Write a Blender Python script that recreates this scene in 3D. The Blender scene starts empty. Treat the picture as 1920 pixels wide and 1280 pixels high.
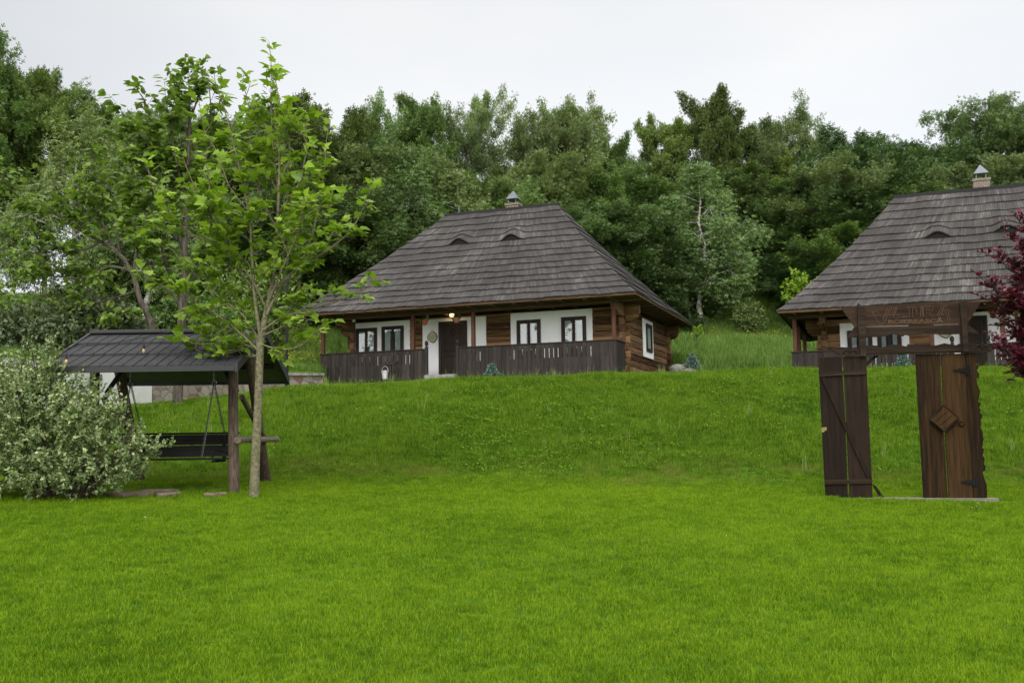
import bpy, math, random
import numpy as np
from mathutils import Vector, Matrix
random.seed(7); rng = np.random.default_rng(7)
S = bpy.context.scene
R = math.radians

# ------------------------------------------------------------------ camera
F = 1867.0; TANP = 0.1002; ROLL = 0.014      # focal length in photo pixels, pitch, roll
pitch = math.atan(TANP)
fwd = Vector((0, math.cos(pitch), math.sin(pitch)))
up0 = Vector((0, -math.sin(pitch), math.cos(pitch)))
rt0 = Vector((1, 0, 0))
rt = rt0 * math.cos(ROLL) - up0 * math.sin(ROLL)
up = up0 * math.cos(ROLL) + rt0 * math.sin(ROLL)
cd = bpy.data.cameras.new('camera'); cam = bpy.data.objects.new('camera', cd)
S.collection.objects.link(cam)
cam.matrix_world = Matrix((( rt.x, up.x, -fwd.x, 0), (rt.y, up.y, -fwd.y, 0), (rt.z, up.z, -fwd.z, 0), (0, 0, 0, 1)))
cd.sensor_width = 36; cd.lens = 36 * F / 1920; cd.clip_end = 6000; cd.clip_start = 0.1
S.camera = cam

def ray(px, py):
    return fwd * F + rt * (px - 960) + up * (640 - py)
def at(px, py, Y):
    d = ray(px, py); return d * (Y / d.y)
def proj(p):
    p = Vector(p); k = F / p.dot(fwd)
    return 960 + p.dot(rt) * k, 640 - p.dot(up) * k

# ------------------------------------------------------------------ sky and sun
SUN_EL, SUN_AZ = 34, 196      # azimuth clockwise from +Y: behind the camera, a bit left
w = bpy.data.worlds.new('World'); S.world = w; w.use_nodes = True
nt = w.node_tree; nt.nodes.clear()
def N(t, typ, **kw):
    n = t.nodes.new(typ)
    for k, v in kw.items():
        if k in n.inputs.keys() if isinstance(k, str) else False: n.inputs[k].default_value = v
        else: setattr(n, k, v)
    return n
out = N(nt, 'ShaderNodeOutputWorld')
sky = N(nt, 'ShaderNodeTexSky', sky_type='NISHITA', sun_disc=False, sun_elevation=R(SUN_EL), sun_rotation=R(SUN_AZ))
bg1 = N(nt, 'ShaderNodeBackground'); bg1.inputs[1].default_value = 0.05
nt.links.new(sky.outputs[0], bg1.inputs[0])
tc = N(nt, 'ShaderNodeTexCoord'); sep = N(nt, 'ShaderNodeSeparateXYZ')
nt.links.new(tc.outputs['Generated'], sep.inputs[0])
ns = N(nt, 'ShaderNodeTexNoise'); ns.inputs['Scale'].default_value = 2.2; ns.inputs['Detail'].default_value = 5
mp = N(nt, 'ShaderNodeMapping'); mp.inputs['Scale'].default_value = (1, 1, 2.6)
nt.links.new(tc.outputs['Generated'], mp.inputs[0]); nt.links.new(mp.outputs[0], ns.inputs[0])
cr = N(nt, 'ShaderNodeValToRGB')
cr.color_ramp.elements[0].position = 0.28; cr.color_ramp.elements[0].color = (0.75, 0.735, 0.70, 1)
cr.color_ramp.elements[1].position = 0.62; cr.color_ramp.elements[1].color = (0.862, 0.822, 0.752, 1)
nt.links.new(ns.outputs[0], cr.inputs[0])
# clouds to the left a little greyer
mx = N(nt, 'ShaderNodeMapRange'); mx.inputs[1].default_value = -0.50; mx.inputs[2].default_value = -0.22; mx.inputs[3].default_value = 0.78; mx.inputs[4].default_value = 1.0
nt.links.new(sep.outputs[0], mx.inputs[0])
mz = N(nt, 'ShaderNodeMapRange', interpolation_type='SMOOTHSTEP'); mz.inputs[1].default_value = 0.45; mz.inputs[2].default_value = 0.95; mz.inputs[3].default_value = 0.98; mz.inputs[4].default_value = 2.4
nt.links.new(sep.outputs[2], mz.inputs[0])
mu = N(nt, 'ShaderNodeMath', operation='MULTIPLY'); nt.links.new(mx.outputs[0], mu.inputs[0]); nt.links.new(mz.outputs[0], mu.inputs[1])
my = N(nt, 'ShaderNodeMapRange', interpolation_type='SMOOTHSTEP'); my.inputs[1].default_value = 0.25; my.inputs[2].default_value = -0.6; my.inputs[3].default_value = 1.0; my.inputs[4].default_value = 2.8  # sky behind the camera brightened, added as fill light for the facades
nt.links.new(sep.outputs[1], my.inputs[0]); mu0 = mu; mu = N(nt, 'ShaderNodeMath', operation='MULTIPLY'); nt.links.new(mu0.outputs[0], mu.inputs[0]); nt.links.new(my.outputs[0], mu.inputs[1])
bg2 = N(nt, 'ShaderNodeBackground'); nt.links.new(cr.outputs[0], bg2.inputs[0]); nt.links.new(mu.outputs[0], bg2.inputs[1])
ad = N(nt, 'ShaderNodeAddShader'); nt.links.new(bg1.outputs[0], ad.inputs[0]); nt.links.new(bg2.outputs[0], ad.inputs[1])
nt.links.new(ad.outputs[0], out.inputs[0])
sl = bpy.data.lights.new('sun', 'SUN'); sl.energy = 1.15; sl.angle = R(14); sl.color = (1, 0.965, 0.90)
so = bpy.data.objects.new('sun', sl); S.collection.objects.link(so)
sd = Vector((math.sin(R(SUN_AZ)) * math.cos(R(SUN_EL)), math.cos(R(SUN_AZ)) * math.cos(R(SUN_EL)), math.sin(R(SUN_EL))))
so.rotation_euler = sd.to_track_quat('Z', 'Y').to_euler(); so.location = (0, -5, 30)
S.view_settings.view_transform = 'Standard'; S.view_settings.look = 'None'
S.view_settings.exposure = 0; S.view_settings.gamma = 1
S.cycles.max_bounces = 6; S.cycles.diffuse_bounces = 3; S.cycles.transmission_bounces = 4; S.cycles.transparent_max_bounces = 6

# ------------------------------------------------------------------ materials
def ramp(t, fac, stops):
    n = N(t, 'ShaderNodeValToRGB'); e = n.color_ramp.elements
    while len(e) < len(stops): e.new(0.5)
    for i, (p, c) in enumerate(stops): e[i].position = p; e[i].color = (*c, 1)
    t.links.new(fac, n.inputs[0]); return n.outputs[0]
def mathn(t, op, a, b=None, c=None):
    n = N(t, 'ShaderNodeMath', operation=op)
    for i, v in enumerate((a, b, c)):
        if v is None: continue
        if isinstance(v, (int, float)): n.inputs[i].default_value = v
        else: t.links.new(v, n.inputs[i])
    return n.outputs[0]
def mixc(t, fac, a, b, typ='MIX'):
    n = N(t, 'ShaderNodeMix', data_type='RGBA', blend_type=typ)
    for i, v in ((0, fac), (6, a), (7, b)):
        if isinstance(v, (int, float)): n.inputs[i].default_value = v
        elif isinstance(v, tuple): n.inputs[i].default_value = (*v, 1)
        else: t.links.new(v, n.inputs[i])
    return n.outputs[2]
def noise(t, scale, stretch=(1, 1, 1), detail=4, coord='Object', rough=0.55, dist=0):
    tc = N(t, 'ShaderNodeTexCoord'); m = N(t, 'ShaderNodeMapping'); m.inputs['Scale'].default_value = stretch
    if coord == 'World':
        g = N(t, 'ShaderNodeNewGeometry'); t.links.new(g.outputs['Position'], m.inputs[0])
    else: t.links.new(tc.outputs[coord], m.inputs[0])
    n = N(t, 'ShaderNodeTexNoise'); n.inputs['Scale'].default_value = scale; n.inputs['Detail'].default_value = detail
    n.inputs['Roughness'].default_value = rough; n.inputs['Distortion'].default_value = dist
    t.links.new(m.outputs[0], n.inputs[0]); return n.outputs[0]
def newmat(name, rough=0.8, spec=0.3):
    m = bpy.data.materials.new(name); m.use_nodes = True; t = m.node_tree
    b = t.nodes['Principled BSDF']; b.inputs['Roughness'].default_value = rough; b.inputs['Specular IOR Level'].default_value = spec
    return m, t, b
def bump(t, b, h, strength=0.4, dist=0.02):
    n = N(t, 'ShaderNodeBump'); n.inputs['Strength'].default_value = strength; n.inputs['Distance'].default_value = dist
    t.links.new(h, n.inputs['Height']); t.links.new(n.outputs[0], b.inputs['Normal'])
def island(t):
    return N(t, 'ShaderNodeNewGeometry').outputs['Random Per Island']

def plain(name, col, rough=0.6, metal=0.0, var=0.15, scale=8, spec=0.4, b_=0.15):
    m, t, b = newmat(name, rough, spec); b.inputs['Metallic'].default_value = metal
    n = noise(t, scale)
    c = ramp(t, n, [(0.3, tuple(x * (1 - var) for x in col)), (0.7, tuple(min(1, x * (1 + var)) for x in col))])
    t.links.new(c, b.inputs['Base Color']); bump(t, b, noise(t, scale * 6), b_, 0.004); return m
def wood(name, dark, mid, light, grain='z', scale=3.0, rough=0.75, isl=0.5, knots=0.0, depth=0.5):
    m, t, b = newmat(name, rough, 0.12)
    st = {'x': (0.06, 1, 1), 'y': (1, 0.06, 1), 'z': (1, 1, 0.06)}[grain]
    n = noise(t, scale * 9, st, 6, rough=0.65, dist=0.6); n2 = noise(t, scale * 0.8, st, 3)
    f = mathn(t, 'ADD', mathn(t, 'MULTIPLY', n, 0.65), mathn(t, 'MULTIPLY', n2, 0.35))
    f = mathn(t, 'ADD', f, mathn(t, 'MULTIPLY', mathn(t, 'SUBTRACT', island(t), 0.5), isl * 0.3))
    c = ramp(t, f, [(0.32, dark), (0.5, mid), (0.70, light)])
    t.links.new(c, b.inputs['Base Color']); bump(t, b, n, depth, 0.012); return m

M = {}
M['log'] = wood('weathered_log', (0.030, 0.016, 0.008), (0.155, 0.088, 0.042), (0.32, 0.20, 0.105), 'x', 2.2, 0.8, 1.0)
M['log_side'] = wood('weathered_log_side', (0.028, 0.014, 0.008), (0.15, 0.082, 0.046), (0.32, 0.20, 0.12), 'y', 2.2, 0.8, 1.0)
M['plate'] = wood('eave_wood', (0.030, 0.017, 0.010), (0.070, 0.041, 0.023), (0.13, 0.082, 0.047), 'x', 3)
M['post'] = wood('reddish_post', (0.045, 0.02, 0.014), (0.085, 0.040, 0.028), (0.13, 0.065, 0.045), 'z', 3)
M['fence'] = wood('dark_stained_board', (0.017, 0.0142, 0.0135), (0.030, 0.0250, 0.0238), (0.052, 0.044, 0.042), 'z', 3, 0.65, 0.7)
M['frame'] = wood('dark_window_wood', (0.028, 0.020, 0.019), (0.040, 0.029, 0.027), (0.055, 0.042, 0.039), 'z', 3, 0.55)
M['door'] = wood('dark_door_wood', (0.014, 0.010, 0.008), (0.028, 0.020, 0.016), (0.046, 0.034, 0.028), 'z', 3, 0.55)
M['gate_dark'] = wood('gate_dark_board', (0.003, 0.002, 0.0012), (0.011, 0.0062, 0.004), (0.026, 0.0155, 0.0098), 'z', 2.0, 0.62, 0.8)
M['gate_brown'] = wood('gate_brown_board', (0.003, 0.0018, 0.001), (0.0155, 0.0082, 0.0032), (0.056, 0.029, 0.010), 'z', 2.9, 0.7, 0.8)
M['gate_x'] = wood('gate_crossbeam', (0.004, 0.0028, 0.002), (0.0165, 0.010, 0.0062), (0.045, 0.029, 0.019), 'x', 2.4, 0.62, 0.8)
M['sign_wood'] = wood('sign_board_wood', (0.005, 0.003, 0.002), (0.023, 0.0125, 0.0075), (0.058, 0.033, 0.019), 'x', 1.8, 0.6, 0.3)
M['groove'] = plain('carved_letter_wood', (0.115, 0.064, 0.034), 0.8)
M['pole'] = wood('peeled_log', (0.015, 0.010, 0.008), (0.066, 0.047, 0.036), (0.16, 0.125, 0.10), 'z', 3.5, 0.7, 0.4, depth=0.8)
M['pole_y'] = wood('peeled_log_cross', (0.03, 0.022, 0.018), (0.12, 0.095, 0.080), (0.24, 0.20, 0.175), 'y', 3.5, 0.7, 0.4, depth=0.8)
M['black_wood'] = wood('black_bench_wood', (0.006, 0.006, 0.0065), (0.012, 0.012, 0.013), (0.024, 0.024, 0.026), 'x', 3, 0.5)
M['tile'] = plain('anthracite_roof_tile', (0.026, 0.027, 0.031), 0.75, 0.0, 0.3, 14, 0.25, 0.6)
M['anthracite'] = plain('anthracite_metal', (0.020, 0.021, 0.024), 0.6, 0.0)
M['ridge'] = plain('black_ridge_board', (0.010, 0.010, 0.011), 0.85, 0, .2, 8, .15)
M['black'] = plain('black_metal', (0.008, 0.008, 0.009), 0.4, 0.5)
M['dark'] = plain('dark_cavity', (0.004, 0.004, 0.004), 0.9)
M['chain'] = plain('steel_chain', (0.16, 0.17, 0.17), 0.35, 0.9)
M['zinc'] = plain('galvanised_steel', (0.55, 0.58, 0.60), 0.42, 0.55, 0.12, 20)
M['capmetal'] = plain('chimney_cap_metal', (0.12, 0.13, 0.155), 0.35, 0.7)
M['plaster'] = plain('white_plaster', (0.80, 0.825, 0.86), 0.85, 0, 0.035, 2.5, 0.2, 0.3)
M['concrete'] = plain('pale_render', (0.30, 0.315, 0.31), 0.9, 0, 0.25, 1.2, 0.2, 0.3)
M['terra'] = plain('terracotta_plastic', (0.34, 0.085, 0.045), 0.5)
M['terra_pink'] = plain('pink_terracotta_plastic', (0.42, 0.17, 0.125), 0.5)
M['brass'] = plain('brass', (0.30, 0.24, 0.11), 0.3, 0.8)
M['curtain'] = plain('white_curtain', (0.50, 0.53, 0.56), 0.9)
M['sliceface'] = plain('wood_slice_face', (0.42, 0.40, 0.27), 0.8, 0, 0.2, 30)
M['bark_edge'] = plain('wood_slice_bark', (0.05, 0.035, 0.022), 0.9)
M['green_paint'] = plain('green_paint', (0.03, 0.22, 0.09), 0.6)
M['red_paint'] = plain('red_paint', (0.35, 0.06, 0.04), 0.6)
M['rope'] = plain('rope', (0.14, 0.11, 0.08), 0.9)
M['rock'] = plain('grey_rock', (0.20, 0.195, 0.19), 0.9, 0, 0.35, 6, 0.3, 0.8)
M['paving'] = plain('paving_slab', (0.20, 0.15, 0.115), 0.9, 0, 0.4, 5, 0.3, 0.8)
M['cable'] = plain('black_cable', (0.01, 0.01, 0.01), 0.6)

def mat_glass():
    m, t, b = newmat('window_glass'); b.inputs['Base Color'].default_value = (0.012, 0.014, 0.016, 1); b.inputs['Roughness'].default_value = 0.3
    g = N(t, 'ShaderNodeBsdfGlossy'); g.inputs['Roughness'].default_value = 0.01; g.inputs['Color'].default_value = (0.9, 0.95, 1, 1)
    tr = N(t, 'ShaderNodeBsdfTransparent'); tr.inputs[0].default_value = (0.75, 0.8, 0.8, 1)
    mm = N(t, 'ShaderNodeMixShader'); mm.inputs[0].default_value = 0.17
    bm_ = N(t, 'ShaderNodeBump'); bm_.inputs['Strength'].default_value = 0.05; bm_.inputs['Distance'].default_value = 0.02
    t.links.new(noise(t, 1.6), bm_.inputs['Height']); t.links.new(bm_.outputs[0], g.inputs['Normal'])
    t.links.new(tr.outputs[0], mm.inputs[1]); t.links.new(g.outputs[0], mm.inputs[2])
    t.links.new(mm.outputs[0], t.nodes['Material Output'].inputs[0]); return m
M['glass'] = mat_glass()
def mat_bulb(name, col, st):
    m, t, b = newmat(name, 0.2); b.inputs['Base Color'].default_value = (*col, 1)
    b.inputs['Emission Color'].default_value = (*col, 1); b.inputs['Emission Strength'].default_value = st; return m
M['bulb'] = mat_bulb('amber_bulb', (0.42, 0.31, 0.17), 0.03)
M['lampglow'] = mat_bulb('lit_lamp_globe', (1.0, 0.72, 0.34), 2.2)
M['lanternglass'] = plain('frosted_lantern_glass', (0.42, 0.45, 0.33), 0.3)

def mat_shake():
    m, t, b = newmat('weathered_wood_shake', 0.72, 0.35)
    n = noise(t, 34, (1, 0.10, 0.10), 5, rough=0.75); big = noise(t, 0.55, (1, 1, 1), 5, rough=0.6)
    fine = noise(t, 70, (1, 0.05, 0.05), 3)
    f = mathn(t, 'MULTIPLY', n, 0.30)
    f = mathn(t, 'ADD', f, mathn(t, 'MULTIPLY', big, 0.45)); f = mathn(t, 'ADD', f, mathn(t, 'MULTIPLY', fine, 0.12))
    f = mathn(t, 'ADD', f, mathn(t, 'MULTIPLY', island(t), 0.13))
    c = ramp(t, f, [(0.36, (0.013, 0.0115, 0.0118)), (0.48, (0.025, 0.0225, 0.0225)), (0.58, (0.047, 0.043, 0.0425)), (0.70, (0.135, 0.127, 0.126))])
    t.links.new(c, b.inputs['Base Color']); bump(t, b, n, 0.5, 0.015); return m
M['shake'] = mat_shake()
def mat_brick(name, c1, c2, mortar, sc):
    m, t, b = newmat(name, 0.9)
    tc = N(t, 'ShaderNodeTexCoord'); n = N(t, 'ShaderNodeTexBrick')
    mp_ = N(t, 'ShaderNodeMapping'); mp_.inputs['Rotation'].default_value = (R(90), 0, 0); t.links.new(tc.outputs['Object'], mp_.inputs[0]); t.links.new(mp_.outputs[0], n.inputs[0])
    n.inputs['Color1'].default_value = (*c1, 1); n.inputs['Color2'].default_value = (*c2, 1); n.inputs['Mortar'].default_value = (*mortar, 1)
    n.inputs['Scale'].default_value = sc; n.inputs['Mortar Size'].default_value = 0.02
    t.links.new(n.outputs[0], b.inputs['Base Color']); return m
M['brick'] = mat_brick('pale_brick', (0.21, 0.18, 0.145), (0.15, 0.125, 0.10), (0.07, 0.06, 0.055), 3.2)
def mat_stone():
    m, t, b = newmat('irregular_stone_masonry', 0.9)
    tc = N(t, 'ShaderNodeTexCoord'); v = N(t, 'ShaderNodeTexVoronoi', feature='F1'); v.inputs['Scale'].default_value = 2.4
    v2 = N(t, 'ShaderNodeTexVoronoi', feature='DISTANCE_TO_EDGE'); v2.inputs['Scale'].default_value = 2.4
    mp_ = N(t, 'ShaderNodeMapping'); mp_.inputs['Scale'].default_value = (1, 1, 1.5)
    t.links.new(tc.outputs['Object'], mp_.inputs[0]); t.links.new(mp_.outputs[0], v.inputs[0]); t.links.new(mp_.outputs[0], v2.inputs[0])
    c = ramp(t, N(t, 'ShaderNodeSeparateColor').outputs[0], [(0, (0, 0, 0)), (1, (1, 1, 1))])
    sc_ = N(t, 'ShaderNodeSeparateColor'); t.links.new(v.outputs['Color'], sc_.inputs[0])
    c = ramp(t, sc_.outputs[0], [(0.1, (0.19, 0.165, 0.14)), (0.5, (0.25, 0.225, 0.20)), (0.8, (0.30, 0.265, 0.225)), (0.95, (0.18, 0.105, 0.08))])
    c = mixc(t, mathn(t, 'MULTIPLY', noise(t, 9), 0.6), c, (0.10, 0.085, 0.07), 'MIX')
    e = ramp(t, v2.outputs['Distance'], [(0.01, (0.45, 0.44, 0.43)), (0.06, (1, 1, 1))])
    c = mixc(t, 1.0, c, e, 'MULTIPLY')
    t.links.new(c, b.inputs['Base Color']); bump(t, b, v2.outputs['Distance'], 0.6, 0.05); return m
M['stone'] = mat_stone()
def mat_bark(name, a, b_, st=(1, 1, 0.2), scale=14):
    m, t, b = newmat(name, 0.9, 0.2)
    n = noise(t, scale, st, 6, rough=0.7)
    t.links.new(ramp(t, n, [(0.38, a), (0.62, b_)]), b.inputs['Base Color']); bump(t, b, n, 0.8, 0.02); return m
M['bark'] = mat_bark('brown_bark', (0.022, 0.016, 0.011), (0.085, 0.066, 0.048))
M['bark_plane'] = mat_bark('speckled_greenish_bark', (0.085, 0.080, 0.045), (0.20, 0.185, 0.12), (1, 1, 1), 26)
M['bark_birch'] = mat_bark('white_birch_bark', (0.09, 0.085, 0.08), (0.62, 0.61, 0.57), (1, 1, 2.5), 3.2)
M['bark_grey'] = mat_bark('grey_bark', (0.025, 0.021, 0.017), (0.095, 0.08, 0.066))

def mat_leaf(name, dark, mid, light, trans=0.35, rough=0.5, sp=0.35, edge=None, objvar=0.25):
    m, t, b = newmat(name, rough, sp)
    r = island(t); f = mathn(t, 'ADD', mathn(t, 'MULTIPLY', r, 0.75), mathn(t, 'MULTIPLY', noise(t, 0.6, coord='World', detail=2), 0.25))
    c = ramp(t, f, [(0.1, dark), (0.5, mid), (0.9, light)])
    if objvar:
        oi = N(t, 'ShaderNodeObjectInfo'); hs = N(t, 'ShaderNodeHueSaturation')
        v = mathn(t, 'ADD', mathn(t, 'MULTIPLY', oi.outputs['Random'], objvar * 2), 1 - objvar)
        h = mathn(t, 'ADD', mathn(t, 'MULTIPLY', mathn(t, 'FRACT', mathn(t, 'MULTIPLY', oi.outputs['Random'], 7.3)), 0.032), 0.476)
        t.links.new(v, hs.inputs['Value']); t.links.new(h, hs.inputs['Hue']); t.links.new(c, hs.inputs['Color']); c = hs.outputs[0]
    t.links.new(c, b.inputs['Base Color'])
    tr = N(t, 'ShaderNodeBsdfTranslucent'); t.links.new(mixc(t, 0.5, c, (0.9, 1.0, 0.35), 'MULTIPLY'), tr.inputs[0])
    mm = N(t, 'ShaderNodeMixShader'); mm.inputs[0].default_value = trans
    t.links.new(b.outputs[0], mm.inputs[1]); t.links.new(tr.outputs[0], mm.inputs[2])
    t.links.new(mm.outputs[0], t.nodes['Material Output'].inputs[0]); return m
M['leaf_wood'] = mat_leaf('broad_green_leaves', (0.040, 0.082, 0.014), (0.082, 0.148, 0.028), (0.150, 0.240, 0.052), trans=.26, objvar=.36)
M['leaf_dark'] = mat_leaf('dark_green_leaves', (0.022, 0.050, 0.011), (0.042, 0.088, 0.020), (0.076, 0.142, 0.036), trans=.2, objvar=.3)
M['leaf_grey'] = mat_leaf('grey_green_leaves', (0.052, 0.096, 0.024), (0.100, 0.168, 0.046), (0.180, 0.262, 0.090), trans=.26, objvar=.3)
M['leaf_birch'] = mat_leaf('birch_leaves', (0.052, 0.098, 0.022), (0.095, 0.165, 0.042), (0.16, 0.24, 0.080))
M['leaf_fir'] = mat_leaf('fir_needles', (0.012, 0.030, 0.014), (0.022, 0.05, 0.024), (0.038, 0.075, 0.038))
M['leaf_lime'] = mat_leaf('fresh_yellow_green_leaves', (0.10, 0.185, 0.012), (0.185, 0.31, 0.022), (0.30, 0.43, 0.050), 0.42, 0.42, 0.4, objvar=0)
M['leaf_mid'] = mat_leaf('mid_green_drooping_leaves', (0.065, 0.12, 0.015), (0.12, 0.205, 0.024), (0.185, 0.28, 0.045), 0.4, 0.45, 0.4, objvar=0)
M['leaf_variegated'] = mat_leaf('cream_edged_leaves', (0.085, 0.135, 0.040), (0.175, 0.245, 0.090), (0.42, 0.47, 0.25), 0.25, 0.55, 0.3, objvar=0)
M['leaf_willow'] = mat_leaf('grey_willow_leaves', (0.050, 0.075, 0.030), (0.10, 0.14, 0.062), (0.20, 0.24, 0.13), 0.3, objvar=0.1)
M['leaf_red'] = mat_leaf('crimson_leaves', (0.026, 0.004, 0.012), (0.072, 0.009, 0.026), (0.22, 0.025, 0.055), 0.25, 0.3, 0.5, objvar=0)
M['leaf_blue'] = mat_leaf('blue_spruce_needles', (0.045, 0.09, 0.075), (0.10, 0.17, 0.15), (0.20, 0.29, 0.27), 0.1, objvar=0)
M['leaf_pot'] = mat_leaf('pot_plant_leaves', (0.06, 0.14, 0.03), (0.11, 0.22, 0.05), (0.22, 0.35, 0.12), 0.3, objvar=0)
M['leaf_clover'] = mat_leaf('clover_leaves', (0.040, 0.100, 0.006), (0.078, 0.165, 0.010), (0.13, 0.235, 0.025), 0.3, rough=.85, sp=.08, objvar=0)
M['petal'] = mat_leaf('yellow_petals', (0.45, 0.33, 0.02), (0.62, 0.46, 0.02), (0.75, 0.6, 0.05), 0.3, objvar=0)

def mat_grass(name, dark, mid, light, trans=0.35, thatch=False):
    m, t, b = newmat(name, 0.7, 0.12)
    oi = N(t, 'ShaderNodeObjectInfo')
    pn = noise(t, 0.55, coord='World', detail=3, rough=0.7); pf = noise(t, 3.0, (1, 0.45, 1), coord='World', detail=4, rough=0.75)
    f = mathn(t, 'ADD', mathn(t, 'MULTIPLY', island(t), 0.45), mathn(t, 'MULTIPLY', pn, 0.55))
    f = mathn(t, 'ADD', f, mathn(t, 'MULTIPLY', pf, 0.35)); f = mathn(t, 'ADD', f, mathn(t, 'MULTIPLY', oi.outputs['Random'], 0.35))
    c = ramp(t, f, [(0.54, dark), (0.83, mid), (1.0, light)])
    if thatch:       # dry thatch where the mower turns at the foot of the bank, and straw flecks higher up
        g = N(t, 'ShaderNodeNewGeometry'); sp_ = N(t, 'ShaderNodeSeparateXYZ'); t.links.new(g.outputs['Position'], sp_.inputs[0])
        yw_ = mathn(t, 'ADD', sp_.outputs[1], mathn(t, 'MULTIPLY', noise(t, 0.35, coord='World', detail=2), 2.4))
        band = mathn(t, 'SUBTRACT', 1.0, mathn(t, 'MULTIPLY', mathn(t, 'ABSOLUTE', mathn(t, 'SUBTRACT', yw_, 18.2)), 0.85)); band.node.use_clamp = True
        pat = N(t, 'ShaderNodeMapRange'); pat.inputs[1].default_value = .47; pat.inputs[2].default_value = .62; t.links.new(noise(t, 1.4, coord='World', detail=5, rough=.75), pat.inputs[0])
        c = mixc(t, mathn(t, 'MULTIPLY', mathn(t, 'MULTIPLY', band, pat.outputs[0]), .75), c, (0.20, 0.19, 0.045))
    t.links.new(c, b.inputs['Base Color'])
    tr = N(t, 'ShaderNodeBsdfTranslucent'); t.links.new(c, tr.inputs[0])
    mm = N(t, 'ShaderNodeMixShader'); mm.inputs[0].default_value = trans
    t.links.new(b.outputs[0], mm.inputs[1]); t.links.new(tr.outputs[0], mm.inputs[2])
    t.links.new(mm.outputs[0], t.nodes['Material Output'].inputs[0]); return m
M['grass'] = mat_grass('lawn_blades', (0.044, 0.104, 0.002), (0.106, 0.205, 0.003), (0.20, 0.315, 0.012))
M['grass_bank'] = mat_grass('bank_blades', (0.024, 0.066, 0.002), (0.062, 0.136, 0.003), (0.145, 0.240, 0.016), thatch=True)
M['grass_straw'] = mat_grass('pale_stalks', (0.10, 0.15, 0.03), (0.17, 0.24, 0.06), (0.26, 0.30, 0.12))
M['grass_meadow'] = mat_grass('meadow_blades', (0.038, 0.088, 0.012), (0.085, 0.165, 0.026), (0.17, 0.27, 0.06))
def mat_ground():
    m, t, b = newmat('grassy_soil', 0.95, 0.1)
    n = noise(t, 0.5, coord='World', detail=6, rough=0.7)
    g = N(t, 'ShaderNodeNewGeometry'); s = N(t, 'ShaderNodeSeparateXYZ'); t.links.new(g.outputs['Position'], s.inputs[0])
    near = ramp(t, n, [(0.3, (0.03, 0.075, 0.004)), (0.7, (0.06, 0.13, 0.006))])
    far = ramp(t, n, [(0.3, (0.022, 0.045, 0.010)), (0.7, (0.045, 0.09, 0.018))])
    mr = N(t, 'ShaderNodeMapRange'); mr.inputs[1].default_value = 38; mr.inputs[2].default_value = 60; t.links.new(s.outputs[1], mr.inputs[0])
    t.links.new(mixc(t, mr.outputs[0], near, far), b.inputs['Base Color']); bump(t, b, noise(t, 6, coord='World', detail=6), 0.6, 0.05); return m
M['ground'] = mat_ground()

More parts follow.
